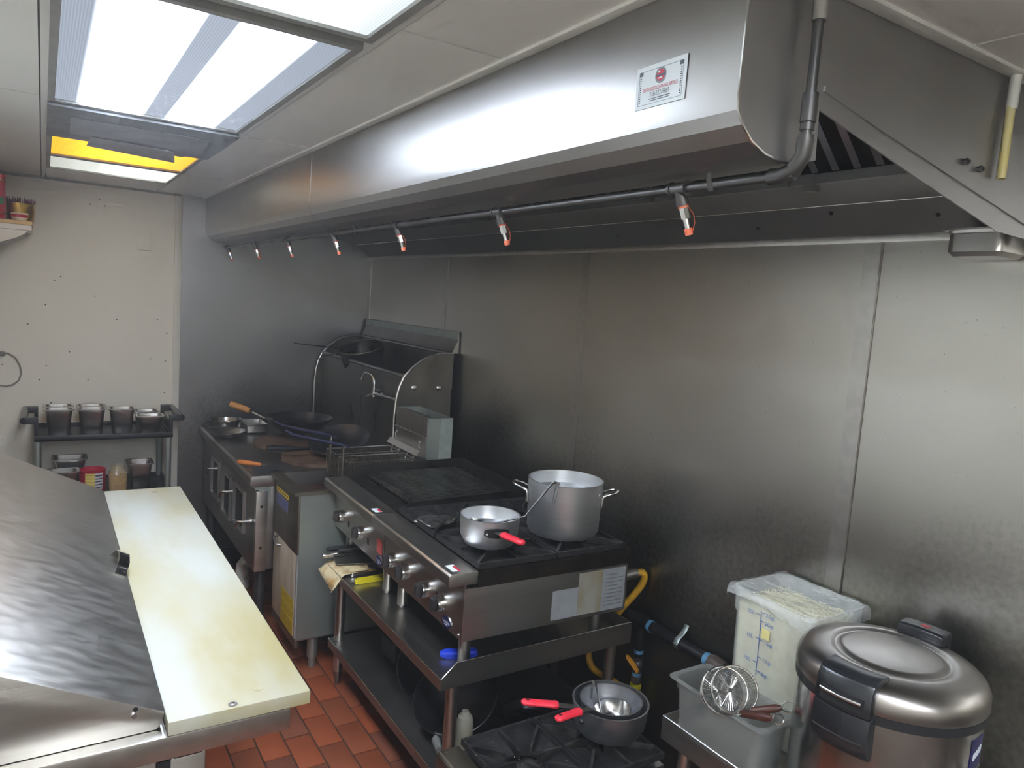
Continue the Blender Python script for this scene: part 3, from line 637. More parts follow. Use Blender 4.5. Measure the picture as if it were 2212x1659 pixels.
obj('spice', B().loft([rr(.355, 4.54, .084, .084, .02, zl + .003), rr(.355, 4.54, .086, .086, .02, zl + .05), rr(.355, 4.54, .088, .088, .022, zl + .085)], True, True), mat('brown_spice', '9b6b22', 0.9, 0, 'b98a35', (40, 40, 40)), jar)

# ------------------------------------------------------------------ wall shelf with tin, pot and dish; cord on the white wall
YS = 4.40
sh = thing('wall_shelf', 'narrow pine topped shelf on scrolled grey brackets high on the left wall', 'shelf', (-0.24, 4.6, 1.80))
obj('shelf_board', B().box(XL, -0.043, YS, 4.86, 1.940, 1.958), WOOD_S, sh, bevel=.003)
obj('shelf_rail', B().box(XL, -0.046, YS + .004, 4.855, 1.915, 1.939), PAINT_T, sh)
for y in (YS + .006, 4.80):
    prof = [(-0.060, 1.914), (-0.075, 1.895), (-0.11, 1.872), (-0.16, 1.852), (-0.22, 1.828), (-0.28, 1.79), (-0.33, 1.74), (-0.37, 1.69), (-0.40, 1.66), (XL, 1.65), (XL, 1.914)]
    obj('bracket', B().prism([(x, y, z) for x, z in prof], (0, .022, 0)), PAINT_T, sh, bevel=.003)
tin = thing('gift_tin', 'tall red patterned tin on the wall shelf', 'tin', (-0.205, 4.455, 1.958))
obj('tin_body', B().cyl((-.205, 4.455, 1.9585), (-.205, 4.455, 2.150), .052, n=32), mat('tin_red', 'a81f2c', 0.35, 0.2, 'bf2c3a', (20, 20, 20)), tin)
obj('tin_lid', B().cyl((-.205, 4.455, 2.151), (-.205, 4.455, 2.172), .054, n=32), mat('tin_lid_red', 'c2464a', 0.3, 0.3), tin)
obj('tin_band', B().cyl((-.205, 4.455, 1.985), (-.205, 4.455, 1.990), .0528, n=32).cyl((-.205, 4.455, 2.140), (-.205, 4.455, 2.146), .0528, n=32), GOLD, tin)
obj('leaf_print', B().lathe([(.0524, 2.03), (.0524, 2.065)], (-.205, 4.455, 0), n=6, a0=radians(-62), a1=radians(-30)), mat('tin_green', '2f6b3c', 0.4), tin)
pot = thing('flower_pot', 'gold pot of purple heather on the wall shelf', 'potted plant', (-0.115, 4.56, 1.9585))
PC = PY(40, 462, 4.56); pcx = PC.x
obj('pot_body', B().lathe([(0, 1.9585), (.066, 1.9585), (.072, 2.046), (.073, 2.050), (.069, 2.050), (.066, 2.03), (0, 2.03)], (pcx, 4.56, 0), n=36), GOLD, pot)
hb = B()
for k in range(150):
    a = rnd.uniform(0, 2 * pi); r = .062 * rnd.random() ** .5; x, y = pcx + r * cos(a), 4.56 + r * sin(a)
    hb.cyl((x, y, 2.02), (x + .25 * r * cos(a) + rnd.uniform(-.006, .006), y + .25 * r * sin(a), 2.062 + rnd.uniform(0, .024)), .0035, .0008, n=4)
obj('heather', hb, PLANT, pot, kind='stuff')
dish = thing('sauce_cup', 'small cream cup with a red band in front of the gold pot', 'cup', (0, 4.4, 1.9585))
dc = PY(42, 470, 4.425); 
obj('cup_body', B().lathe([(0, 1.9585), (.026, 1.9585), (.034, 1.972), (.036, 1.995), (.034, 1.996), (.031, 1.975), (0, 1.966)], (dc.x, 4.425, 0), n=28), mat('cream_china', 'd9cdb4', 0.3), dish)
obj('red_band', B().lathe([(.0343, 1.974), (.0362, 1.988)], (dc.x, 4.425, 0), n=28), LABEL_R, dish)
pts = [PY(u, v, YF - .012) for u, v in ((-40, 770), (0, 762), (17, 763), (33, 772), (43, 790), (46, 806), (40, 822), (27, 831), (12, 834), (-8, 831), (-40, 815))]
cd = thing('power_cord', 'grey power cord looped against the white wall', 'cord', (-.15, YF - .01, 1.07))
obj('cable', B().tube(pts, .0042, 8), mat('grey_cable', '8a857a', 0.5), cd)
q = PY(5, 764, YF - .012); obj('plug', B().box(q.x - .05, q.x + .012, YF - .03, YF - .002, q.z - .012, q.z + .012), mat('grey_plug', '6d6a63', 0.5), cd, bevel=.005)
# ------------------------------------------------------------------ wok range with backguard
WY0, WY1, WZ = 3.512, 4.868, 0.820
wr = thing('wok_range', 'smoked steel wok range with a tall curved backguard in the corner', 'wok range', (1.38, 4.19, 0.0))
body = B().box(0.862, 1.900, WY0 + .03, WY1, 0.34, 0.765)
obj('cabinet', body, STEEL_DARK, wr, bevel=.003)
obj('range_top', B().prism([(0.832, WY0, WZ - .010), (0.842, WY0, WZ), (1.900, WY0, WZ), (1.900, WY0, 0.766), (0.838, WY0, 0.766), (0.830, WY0, 0.776)], (0, WY1 - WY0, 0)), STEEL_DARK, wr, bevel=.003)
sp = obj('side_post', B().box(0.862, 0.916, WY0, WY0 + .029, 0.345, 0.745), STEEL, wr, bevel=.002)
for z in (0.668, 0.463): obj('post_hole', B().cyl((0.888, WY0 - .001, z), (0.888, WY0 + .002, z), .007, n=14), DARKHOLE, sp)
obj('corner_gusset', B().prism([(0.845, WY0 + .002, .765), (0.925, WY0 + .002, .765), (0.925, WY0 + .002, .715)], (0, .004, 0)), GALV, wr)
for y0, y1, z0, z1 in ((3.712, 3.955, .475, .692), (4.028, 4.240, .45, .690), (4.330, 4.560, .475, .705)):
    f = B()
    for a, b_, c, d in ((y0, y1, z1 - .014, z1), (y0, y1, z0, z0 + .014), (y0, y0 + .014, z0 + .014, z1 - .014), (y1 - .014, y1, z0 + .014, z1 - .014)): f.box(.846, .862, a, b_, c, d)
    fr = obj('burner_door_frame', f, STEEL, wr)
    obj('burner_opening', B().box(.8605, .863, y0 + .014, y1 - .014, z0 + .014, z1 - .014), DARKHOLE, fr)
for y, z in ((3.60, .575), (3.99, .625), (4.36, .665)):
    v = obj('gas_valve', B().cyl((.862, y, z), (.815, y, z), .0085, n=12).cyl((.862, y, z), (.850, y, z), .016, n=16), STEEL, wr)
    obj('valve_handle', B().tube([(.818, y, z), (.806, y + .004, z), (.800, y + .02, z - .004), (.798, y + .034, z - .022), (.797, y + .036, z - .040)], [.0065, .007, .0075, .007, .006], 10), STEEL_BRIGHT, v)
for x, y in ((0.905, 3.58), (0.905, 4.80), (1.85, 3.58), (1.85, 4.80)):
    l = obj('leg', B().cyl((x, y, .05), (x, y, .342), .026, n=18), PIPE, wr); obj('foot', B().cyl((x, y, 0), (x, y, .055), .018, .022, n=14), STEEL_DARK, l)
# backguard: two curved side sheets, splash, sloping shelf, capped flue
def side(y):
    pr = [(1.552, WZ), (1.552, 1.10), (1.558, 1.19), (1.572, 1.25), (1.598, 1.305), (1.640, 1.352), (1.690, 1.390), (1.745, 1.415), (1.80, 1.428), (1.872, 1.432), (1.885, WZ)]
    return pr
for y in (WY0, WY1 - .006):
    s = obj('side_sheet', B().prism([(x, y, z) for x, z in side(y)], (0, .006, 0)), BACKG, wr)
    obj('rolled_edge', B().tube([(x, y + .003, z) for x, z in side(y)[:-1]], .0065, 8), STEEL, s)
    if y == WY0:
        for x, z in ((1.655, 1.245), (1.802, 1.243)): obj('side_stud', B().sphere((x, y, z), .016, 12, (1, .5, 1)), STEEL, s)
obj('splash_sheet', B().box(1.600, 1.606, WY0 + .007, WY1 - .007, WZ, 1.298), BACKG, wr)
obj('shelf_lip', B().cyl((1.603, WY0 + .007, 1.305), (1.603, WY1 - .007, 1.305), .011, n=12), STEEL_DARK, wr)
obj('shelf_deck', B().box(1.603, 1.885, WY0 + .007, WY1 - .007, 1.235, 1.242), STEEL_DARK, wr)
obj('flue_back', B().box(1.876, 1.885, WY0 + .007, WY1 - .007, 1.242, 1.435), BACKG, wr)
obj('flue_rail', B().cyl((1.868, WY0 + .007, 1.428), (1.868, WY1 - .007, 1.428), .007, n=10), STEEL, wr)
obj('flue_cap', B().prism([(1.872, WY0, 1.438), (1.905, WY0, 1.508), (1.905, WY0, 1.548), (1.910, WY0, 1.548), (1.910, WY0, 1.432), (1.874, WY0, 1.432)], (0, WY1 - WY0, 0)), STEEL_DARK, wr)
obj('cap_face', B().box(1.896, 1.904, WY0, WY1, 1.508, 1.548), GALV, wr)
obj('panel_joint', B().box(1.5985, 1.600, 4.115, 4.123, WZ, 1.296), SOOT, wr)
# faucet
fc = obj('faucet', B().cyl((1.600, 3.84, 1.165), (1.566, 3.84, 1.165), .012, n=14).cyl((1.566, 3.84, 1.150), (1.566, 3.84, 1.205), .0105, .009, n=14).cyl((1.566, 3.84, 1.205), (1.566, 3.84, 1.225), .0085, n=12), CHROME, wr)
obj('spout', B().tube([(1.566, 3.84, 1.222), (1.564, 3.845, 1.250), (1.558, 3.870, 1.272), (1.550, 3.91, 1.278), (1.545, 3.945, 1.268), (1.542, 3.962, 1.245), (1.541, 3.965, 1.232)], [.0085, .0085, .0078, .0072, .007, .007, .0085], 12), CHROME, fc)
obj('faucet_arm', B().tube([(1.556, 3.92, 1.140), (1.560, 3.87, 1.156), (1.566, 3.82, 1.168), (1.570, 3.70, 1.172), (1.570, 3.60, 1.176), (1.575, 3.52, 1.178)], [.006, .007, .009, .008, .008, .008], 10), STEEL, fc)
# wok rings on the range top
for cx, cy, r in ((1.24, 4.22, .235), (1.27, 3.80, .215)):
    ring = [Vector((cx + r * cos(2 * pi * i / 12), cy + r * sin(2 * pi * i / 12), WZ)) for i in range(12)]
    o = obj('wok_ring', B().loft([ring, [Vector((p.x, p.y, WZ + .016)) for p in ring], [Vector((cx + (p.x - cx) * .80, cy + (p.y - cy) * .80, WZ + .020)) for p in ring]], True, True), RUST, wr)
db = B()
for k in range(46):
    x, y = rnd.uniform(.98, 1.35), rnd.uniform(3.53, 3.64); s = rnd.uniform(.002, .006); db.sphere((x, y, WZ + .001), s, 5, (1.4, 1, .6))
obj('food_scraps', db, RUST, wr, kind='stuff')

# ---- cookware on the wok range
def bowl_prof(r, d, t=.002, rim=.0, flat=.35, n=10):
    """outside from centre to rim, then inside back"""
    out = []; R = (r * r + d * d) / (2 * d)
    for i in range(n + 1):
        x = r * i / n; z = R - math.sqrt(R * R - x * x); out.append((x, max(z, 0.0)))
    inn = [(max(x - t * .6, 0), z + t) for x, z in out[::-1]]
    return out + ([(r + rim, d), (r + rim, d + t)] if rim else []) + inn
def wok(name, label, cx, cy, z0, r, d, tilt=(0, 0), mt=WOK, handle=None, cat='wok'):
    t = thing(name, label, cat, (cx, cy, z0))
    M = Matrix.Translation((cx, cy, z0)) @ Matrix.Rotation(tilt[0], 4, 'X') @ Matrix.Rotation(tilt[1], 4, 'Y')
    R = (r * r + d * d) / (2 * d); nn = 12
    pr = [(r * i / nn, R - math.sqrt(R * R - (r * i / nn) ** 2)) for i in range(nn + 1)]
    obj('bowl_outside', B().lathe(pr + [(r + .002, d + .001)], n=48).xf(M), mt, t)
    obj('bowl_inside', B().lathe([(max(x - .001, 0), z + .003) for x, z in pr] + [(r + .002, d + .0012)], n=48).xf(M), WOK_IN, t)
    return t, M
w1, M1 = wok('wok', 'large black wok with a pale wooden handle on the far ring', 1.285, 4.285, WZ + .030, .192, .115)
for k in range(1):
    s0 = PY(570, 903, 4.33); s1 = PY(545, 890, 4.36); s2 = PY(540, 888, 4.37); s3 = PY(499, 872, 4.45)
    obj('handle_socket', B().tube([s0 + Vector((.05, 0, -.005)), s0, s1], [.007, .009, .010], 10), STEEL_RUST, w1)
    obj('wood_handle', B().tube([s2, s2 + (s3 - s2) * .12, s2 + (s3 - s2) * .6, s3], [.014, .0185, .0195, .0175], 14), WOOD, w1)
w2, M2 = wok('wok', 'black wok with a fat black handle on the near ring beside the fry baskets', 1.372, 3.800, WZ + .050, .165, .062, tilt=(radians(13), radians(-15)))
q0 = PZ(640, 969, .895); q1 = PZ(577, 968, .905)
obj('black_handle', B().tube([Vector((1.225, 3.80, .880)), q0, q0 + (q1 - q0) * .2, q0 + (q1 - q0) * .9, q1], [.008, .011, .0175, .0165, .014], 14), BLACK, w2)
# bowls and box at the far corner of the range
def bowl(label, cx, cy, z0, r, h, mt, base=.6, rim=.006, name='steel_bowl'):
    o = obj(name, B().lathe([(0, z0), (r * base, z0), (r * (base * .5 + .5) , z0 + h * .35), (r * .98, z0 + h * .95), (r + rim, z0 + h), (r + rim, z0 + h + .002), (r * .97, z0 + h - .001), (r * (base * .5 + .5) - .002, z0 + h * .4), (r * base - .002, z0 + .003), (0, z0 + .003)], (cx, cy, 0), n=40), mt)
    return tag(o, label, 'bowl', 'steel bowls on the wok range corner')
bowl('wide shallow steel dish under the smallest bowl on the wok range', 0.962, 4.735, WZ + .001, .118, .030, STEEL_PAN, .7, .008)
bowl('smallest bright steel bowl standing in the wide steel dish', 0.960, 4.740, WZ + .006, .090, .058, STEEL_BRIGHT, .72)
bowl('steel dish with a bent rim alone at the front corner of the wok range', 0.916, 4.500, WZ + .001, .106, .036, STEEL_PAN, .62, .008)
bx = thing('steel_box', 'open rectangular steel box between the bowls and the large wok', 'box', (1.11, 4.62, WZ))
obj('box_body', pan_mesh(1.106, 4.64, WZ + .001, .125, .20, .062, rim=.006, r=.008, taper=.95), STEEL, bx)
# spatula with orange wooden handle, black cloth
sk = thing('spatula', 'spatula with an orange wooden handle on the wok range edge', 'spatula', (0.9, 3.66, WZ))
k0, k1, k2 = PZ(514, 997, WZ + .022), PZ(565, 1004, WZ + .016), PZ(612, 1014, WZ + .008)
obj('wood_handle', B().tube([k0, k0 + (k1 - k0) * .15, k0 + (k1 - k0) * .6, k1], [.010, .0135, .012, .009], 12), WOOD_O, sk)
dd = (k2 - k1).normalized(); nn_ = Vector((-dd.y, dd.x, 0))
obj('blade', B().prism([k1 - nn_ * .007, k1 + nn_ * .007, k2 + nn_ * .02, k2 + dd * .05 + nn_ * .02, k2 + dd * .05 - nn_ * .02, k2 - nn_ * .02], (0, 0, .0022)), STEEL_PAN, sk)
def blob(cx, cy, z0, rx, ry, h, seed, n=20, m_=7):
    r_ = random.Random(seed); b = B(); rings = []
    ph = [r_.uniform(0, 6.28) for _ in range(4)]
    for j in range(m_ + 1):
        t = j / m_; rad = cos(t * pi / 2) ** .45 if j < m_ else .02; ring = []
        for i in range(n):
            a = 2 * pi * i / n; k = 1 + .16 * sin(3 * a + ph[0]) + .10 * sin(5 * a + ph[1]) + .05 * sin(9 * a + ph[2] + 4 * t)
            ring.append(Vector((cx + rx * rad * k * cos(a), cy + ry * rad * k * sin(a), z0 + h * (t + .12 * sin(4 * a + ph[3]) * (1 - t) * (t > 0)))))
        rings.append(ring)
    return b.loft(rings, True, True)
c1 = PZ(568, 1014, WZ); tag(obj('cloth', blob(c1.x + .01, c1.y - .02, WZ + .0005, .070, .050, .020, 3), CLOTH), 'crumpled black cloth under the orange handled spatula', 'cloth')

# pan and skewers on the backguard shelf
sp2 = thing('skimmer', 'black deep skimmer pan with two wire handles on the backguard shelf', 'skimmer', (1.70, 4.58, 1.242))
ctr = Vector((1.735, 4.42, 1.243)); MS = Matrix.Translation(ctr) @ Matrix.Rotation(radians(-16), 4, 'Y') @ Matrix.Rotation(radians(8), 4, 'X')
obj('basket', B().lathe([(0, 0.02), (.105, .02), (.125, .045), (.140, .150), (.143, .150), (.128, .043), (.106, .016), (0, .016)], n=40).xf(MS), SOOT, sp2)
obj('rim_wire', B().tube([MS @ Vector((.142 * cos(2 * pi * i / 40), .142 * sin(2 * pi * i / 40), .151)) for i in range(40)], .0042, 8, closed=True), STEEL_RUST, sp2)
r0 = MS @ Vector((-.12, .08, .152)); r1 = MS @ Vector((-.142, .0, .150))
a0, a1 = PY(634, 741, 4.76), PY(688, 776, 4.52)
obj('long_handle', B().tube([r0, r0 + (a0 - r0) * .5, a0], [.0045, .004, .0035], 8), PIPE_B, sp2)
obj('handle_tip', B().sphere(a0, .006, 8), STEEL_BRIGHT, sp2)
obj('short_handle', B().tube([r1, r1 + (a1 - r1) * .5 + Vector((0, 0, .006)), a1], [.005, .0045, .0045], 8), STEEL_RUST, sp2)

# white drain elbow on the floor under the range
t = thing('drain_pipe', 'white plastic drain elbow under the wok range', 'pipe', (0.95, 4.2, 0))
obj('elbow', B().tube([(0.965, 4.20, .0), (0.965, 4.20, .09), (0.968, 4.205, .125), (0.985, 4.21, .145), (1.02, 4.22, .150), (1.20, 4.26, .150)], .036, 16), WHITE_P, t)
obj('collar', B().cyl((0.965, 4.20, .0), (0.965, 4.20, .05), .042, n=20), WHITE_P, t)

# ------------------------------------------------------------------ deep fryer with two baskets
FX, FY0, FY1, FZ = 0.945, 3.108, 3.500, 0.838
fr = thing('deep_fryer', 'narrow grey floor fryer with a stained front between charbroiler and wok range', 'fryer', (1.3, 3.30, 0.0))
obj('side_sheet', B().box(FX + .008, 1.690, FY0, FY0 + .004, 0.158, FZ - .012), GALV, fr)
obj('side_sheet', B().box(FX + .008, 1.690, FY1 - .004, FY1, 0.158, FZ - .012), GALV, fr)
obj('back_sheet', B().box(1.686, 1.690, FY0 + .005, FY1 - .005, 0.158, FZ), GALV, fr)
obj('base_plate', B().box(FX + .008, 1.690, FY0 + .005, FY1 - .005, 0.150, 0.157), STEEL_DARK, fr)
ft = obj('front_apron', B().box(FX, FX + .012, FY0 + .002, FY1 - .002, 0.552, FZ - .010), STEEL_RUST, fr, bevel=.003)
dr = obj('door', B().box(FX + .002, FX + .026, FY0 + .030, FY1 - .004, 0.165, 0.549), mat('stained_white_door', 'b9ab97', 0.5, 0, '8d7d66', (20, 20, 3), ramp=(0.45, 0.8)), fr, bevel=.003)
obj('insulated_edge', B().box(FX + .003, FX + .024, FY0 + .006, FY0 + .028, 0.165, 0.551), mat('foil_tape', 'a9a9a4', 0.4, 0.4, 'bdbdb8', (30, 30, 12), bump=.3, bscale=(60, 60, 60)), dr)
obj('door_handle', B().tube([(FX + .002, 3.43, .545), (FX - .016, 3.425, .540), (FX - .020, 3.40, .530), (FX - .016, 3.378, .520), (FX + .002, 3.37, .517)], .005, 8), STEEL_DARK, dr)
lb = obj('warning_label', B().box(FX + .0008, FX + .002, FY0 + .034, 3.332, .168, .333), LABEL_Y, dr)
for z in (.285, .232): obj('label_line', B().box(FX + .0002, FX + .0008, FY0 + .040, 3.328, z - .002, z + .002), mat('label_pale_yellow', 'cdb92e', .5), lb)
obj('kick_plate', B().box(FX + .006, FX + .022, FY0 + .004, FY1 - .004, 0.120, 0.162), STEEL_RUST, fr, bevel=.002)
obj('yellow_notice', B().box(FX - .0012, FX, 3.262, 3.462, .762, .782), mat('notice_yellow', 'd9b92a', .45), ft)
for k in range(7): obj('notice_text', B().box(FX - .0018, FX - .0012, 3.275 + k * .026, 3.293 + k * .026, .769, .776), mat('notice_ink', '6f5a14', .5), ft)
obj('blue_notice', B().box(FX - .0012, FX, 3.270, 3.462, .700, .752), LABEL_V, ft)
# top rim and tank
rim = B()
for a in ((FX - .020, FX + .030, FY0 - .004, FY1), (1.485, 1.56, FY0 - .004, FY1)): rim.box(*a, FZ - .016, FZ)
for y0, y1 in ((FY0 - .004, FY0 + .022), (FY1 - .022, FY1)): rim.box(FX + .030, 1.485, y0, y1, FZ - .016, FZ)
obj('top_rim', rim, STEEL_RUST, fr)
tk = B(); x0, x1, y0, y1 = FX + .030, 1.485, FY0 + .022, FY1 - .022
tk.loft([[Vector((x0, y0, FZ)), Vector((x1, y0, FZ)), Vector((x1, y1, FZ)), Vector((x0, y1, FZ))], [Vector((x0 + .02, y0 + .004, .70)), Vector((x1, y0 + .004, .70)), Vector((x1, y1 - .004, .70)), Vector((x0 + .02, y1 - .004, .70))]], False, True)
obj('tank', tk, STEEL_DARK, fr)
obj('oil', B().box(x0 + .012, x1 - .002, y0 + .004, y1 - .004, .700, .768), mat('dark_oil', '3a160c', 0.12, 0, '4a2011', (8, 8, 8), spec=.6), fr)
for x in (1.045, 1.63):
    for y in (3.150, 3.45):
        l = obj('leg', B().cyl((x, y, .050), (x, y, .152), .024, n=18), GALV, fr); obj('foot', B().cyl((x, y, 0), (x, y, .052), .016, .018, n=14), GALV, l)
# flue box with hanger
fx = 1.558
fb = B().box(fx, fx + .003, FY0 + .012, FY1, FZ, 1.149).box(fx + .003, 1.690, FY0 + .012, FY0 + .015, FZ, 1.147).box(fx + .003, 1.690, FY1 - .003, FY1, FZ, 1.147).box(1.687, 1.690, FY0 + .015, FY1 - .003, FZ, 1.147)
fl2 = obj('flue_box', fb, GALV, fr)
obj('flue_front', B().box(fx - .004, fx - .0002, FY0 + .016, FY1 - .004, .955, 1.149), STEEL, fl2)
obj('flue_lip', B().box(fx - .010, fx - .004, FY0 + .020, FY1 - .006, 1.048, 1.053), STEEL, fl2)
obj('flue_bar', B().box(fx + .02, fx + .05, FY0 + .10, FY1 - .02, 1.13, 1.142), STEEL_DARK, fl2)
obj('flue_side_paint', B().box(fx + .062, 1.688, FY0 + .0095, FY0 + .0119, FZ + .02, 1.146), mat('peeling_paint', '868e85', 0.5, 0, '939a90', (30, 30, 30)), fl2)
for y in (3.186, 3.470): obj('basket_hook', B().tube([(fx - .004, y, 1.026), (fx - .012, y, 1.02), (fx - .014, y, 1.005), (fx - .008, y, .99)], .004, 8), STEEL_DARK, fl2)
obj('hanger_ledge', B().prism([(1.503, FY0 + .012, .968), (1.520, FY0 + .012, .992), (fx - .004, FY0 + .012, .992), (fx - .004, FY0 + .012, .955)], (0, FY1 - FY0 - .03, 0)), STEEL, fr)

def basket(label, y0, y1, handle_end, zt, zp):
    t = thing('fry_basket', label, 'fry basket', (1.34, (y0 + y1) / 2, zt - .1), 0, 'fry baskets resting over the fryer')
    x0, x1, zb = 1.178, 1.506, zt - .11; rw = .0030
    obj('top_wire', B().tube([(x0, y0, zt), (x1, y0, zt), (x1, y1, zt), (x0, y1, zt)], rw, 6, closed=True), STEEL, t)
    b = B(); wr_ = .0011
    for k in range(1, 10):
        z = zb + (zt - zb) * k / 10
        b.tube([(x0, y0, z), (x1, y0, z), (x1, y1, z), (x0, y1, z)], wr_, 4, closed=True)
    for k in range(31):
        x = x0 + (x1 - x0) * k / 30; b.tube([(x, y0, zt), (x, y0, zb), (x, y1, zb), (x, y1, zt)], wr_, 3)
    for k in range(1, 14):
        y = y0 + (y1 - y0) * k / 14; b.tube([(x0, y, zt), (x0, y, zb), (x1, y, zb), (x1, y, zt)], wr_, 3)
    obj('wire_mesh', b, STEEL_RUST, t, kind='stuff')
    ym = (y0 + y1) / 2
    obj('handle_post', B().box(x0 - .010, x0 - .004, ym - .010, ym + .010, zt - .13, zp), STEEL_RUST, t, bevel=.001)
    e = Vector((x0 - .006, ym, zp)); d = Vector(handle_end)
    obj('handle', B().tube([e + Vector((.03, 0, -.012)), e, e + (d - e) * .55, e + (d - e) * .85, d + Vector((0, 0, .014))], [.005, .0075, .0078, .0075, .006], 10), BLUE_R, t)
    hk = B()
    for y in (y0 + .03, y1 - .03): hk.tube([(x1 - .004, y, zt - .02), (x1 + .006, y, zt), (x1 + .012, y, zt + .022), (x1 + .032, y, zt + .012)], .0032, 6)
    obj('hanging_hooks', hk, STEEL, t, kind='stuff')
    return t
ha, hb_ = PZ(594, 916, 1.045), PZ(617, 936, 1.035)
basket('fry basket with a blue handle on the wok range side of the fryer', 3.318, 3.455, ha, .952, 1.030)
basket('fry basket with a blue handle on the charbroiler side of the fryer', 3.140, 3.278, hb_, .950, 1.018)
# ------------------------------------------------------------------ equipment stand
SX0, SX1, SY0, SY1, SZ = 1.040, 1.820, 1.897, 3.005, 0.547
es = thing('equipment_stand', 'low stainless equipment stand with an undershelf', 'stand', (1.43, 2.45, 0.0))
obj('top_shelf', B().box(SX0, SX1, SY0, SY1, SZ - .004, SZ).box(SX0, SX0 + .003, SY0, SY1, SZ - .036, SZ - .004), STEEL_Y, es)
obj('side_flange', B().prism([(SX0, SY0 - .003, SZ - .034), (SX0, SY0 - .003, SZ + .002), (SX0 + .052, SY0 - .003, .594), (SX1, SY0 - .003, .594), (SX1, SY0 - .003, SZ - .030)], (0, .003, 0)), STEEL, es)
obj('flange_edge', B().tube([(SX0, SY0 - .0015, SZ + .002), (SX0 + .052, SY0 - .0015, .594), (SX1, SY0 - .0015, .594)], .0022, 6), STEEL_BRIGHT, es)
obj('side_flange', B().prism([(SX0 + .02, SY1, SZ), (SX0 + .06, SY1, .594), (SX1, SY1, .594), (SX1, SY1, SZ)], (0, .003, 0)), STEEL, es)
obj('back_flange', B().box(SX1 - .003, SX1, SY0, SY1, SZ, .594), STEEL, es)
obj('shelf_edge', B().tube([(SX0 + .001, SY0, SZ), (SX0 + .001, SY1, SZ)], .002, 6), STEEL_BRIGHT, es)
obj('undershelf', B().box(1.062, 1.800, 1.915, 2.985, .200, .205).box(1.060, 1.063, 1.915, 2.985, .168, .205), STEEL_DARK, es)
obj('undershelf_edge', B().tube([(1.061, 1.915, .205), (1.061, 2.985, .205)], .002, 6), STEEL_BRIGHT, es)
for x, y in ((1.112, 1.948), (1.100, 2.958), (1.775, 1.948), (1.775, 2.958)):
    l = obj('leg', B().cyl((x, y, .06), (x, y, SZ - .004), .0205, n=18), STEEL, es)
    obj('leg_collar', B().cyl((x, y, .190), (x, y, .222), .0235, n=18), STEEL, l)
    obj('bullet_foot', B().cyl((x, y, .0), (x, y, .035), .011, .017, n=14).cyl((x, y, .035), (x, y, .065), .018, .0205, n=14), STEEL_DARK, l)

# ------------------------------------------------------------------ countertop appliances (built in their own axes: x depth, y length)
RZ = -0.020
def knob(cx, cy, cz, root, rot=0.3):
    M = Matrix.Translation((cx, cy, cz)) @ Matrix.Rotation(rot, 4, 'X')
    b = B(); ring = lambda x, r: [M @ Vector((x, r * cos(2 * pi * i / 24), r * sin(2 * pi * i / 24))) for i in range(24)]
    b.loft([ring(0, .0275), ring(-.018, .0272), ring(-.026, .0250), ring(-.0262, .0235)], True, True)
    k = obj('knob', b, STEEL_BRIGHT, root, local=True)
    g = B(); g.prism([M @ Vector((-.0260, -.0105, -.0235)), M @ Vector((-.0260, -.0105, .025)), M @ Vector((-.045, -.0085, .0225)), M @ Vector((-.045, -.0085, -.017))], (M.to_3x3() @ Vector((0, .0190, 0))))
    obj('knob_grip', g, KNOBFACE, k, local=True, bevel=.002)
    return k
def local_text(name, s, size, o, ux, uy, mt, parent, squeeze=1):
    t = text(name, s, size, o, ux, uy, mt, parent, squeeze=squeeze); t.matrix_parent_inverse = Matrix.Identity(4); return t
def badge(cy, cz, root):
    fx_ = .0555
    ring = lambda r, x: [Vector((x, cy + r * 1.0 * cos(2 * pi * i / 32), cz + r * .62 * sin(2 * pi * i / 32))) for i in range(32)]
    o = obj('oval_badge', B().loft([ring(.033, fx_ + .001), ring(.033, fx_ - .001)], False, True), STEEL_BRIGHT, root, local=True)
    obj('badge_field', B().loft([ring(.031, fx_ - .001), ring(.031, fx_ - .0016)], False, True), LABEL_B, o, local=True)
    local_text('badge_text', 'CookRite', .0155, (fx_ - .002, cy, cz - .003), (0, -1, 0), (0, 0, 1), LABEL_W, o, squeeze=.85)
    obj('badge_underline', B().box(fx_ - .0022, fx_ - .0017, cy - .013, cy + .012, cz - .0085, cz - .0072), LABEL_W, o, local=True)
def chassis(t, L, zt=.353, D=.705):
    obj('front_panel', B().box(.057, .062, .002, L - .002, .13, .318), STEEL_Y, t, local=True)
    obj('front_nose', B().prism([(.008, .0, zt), (.001, .0, zt - .006), (.000, .0, zt - .036), (.006, .0, zt - .041), (.060, .0, zt - .041), (.100, .0, zt - .041), (.100, .0, zt)], (0, L, 0)), STEEL_Y, t, local=True, bevel=.002)
    s1 = obj('side_panel', B().box(.060, D, .001, .005, .13, .300), STEEL, t, local=True)
    obj('side_panel', B().box(.060, D, L - .005, L - .001, .13, .300), STEEL, t, local=True)
    obj('back_panel', B().box(D - .004, D, .005, L - .005, .13, zt - .01), STEEL_DARK, t, local=True)
    obj('bottom_panel', B().box(.062, D, .005, L - .005, .13, .134), STEEL_DARK, t, local=True)
    obj('top_band', B().box(.100, D, -.002, .004, .300, zt).box(.100, D, L - .004, L + .001, .300, zt).box(D - .006, D, .004, L - .004, .300, zt), STAIN, t, local=True)
    for x in (.115, D - .06):
        for y in (.085, L - .06):
            l = obj('leg', B().cyl((x, y, .012), (x, y, .131), .020, .0205, n=16), STEEL, t, local=True)
            obj('foot', B().cyl((x, y, .001), (x, y, .014), .014, .018, n=14), STEEL_DARK, l, local=True)
    return s1
STAIN = mat('heat_stained_steel', '4a4035', 0.40, 0.9, '2a2725', (7, 7, 7), rvar=0.1)
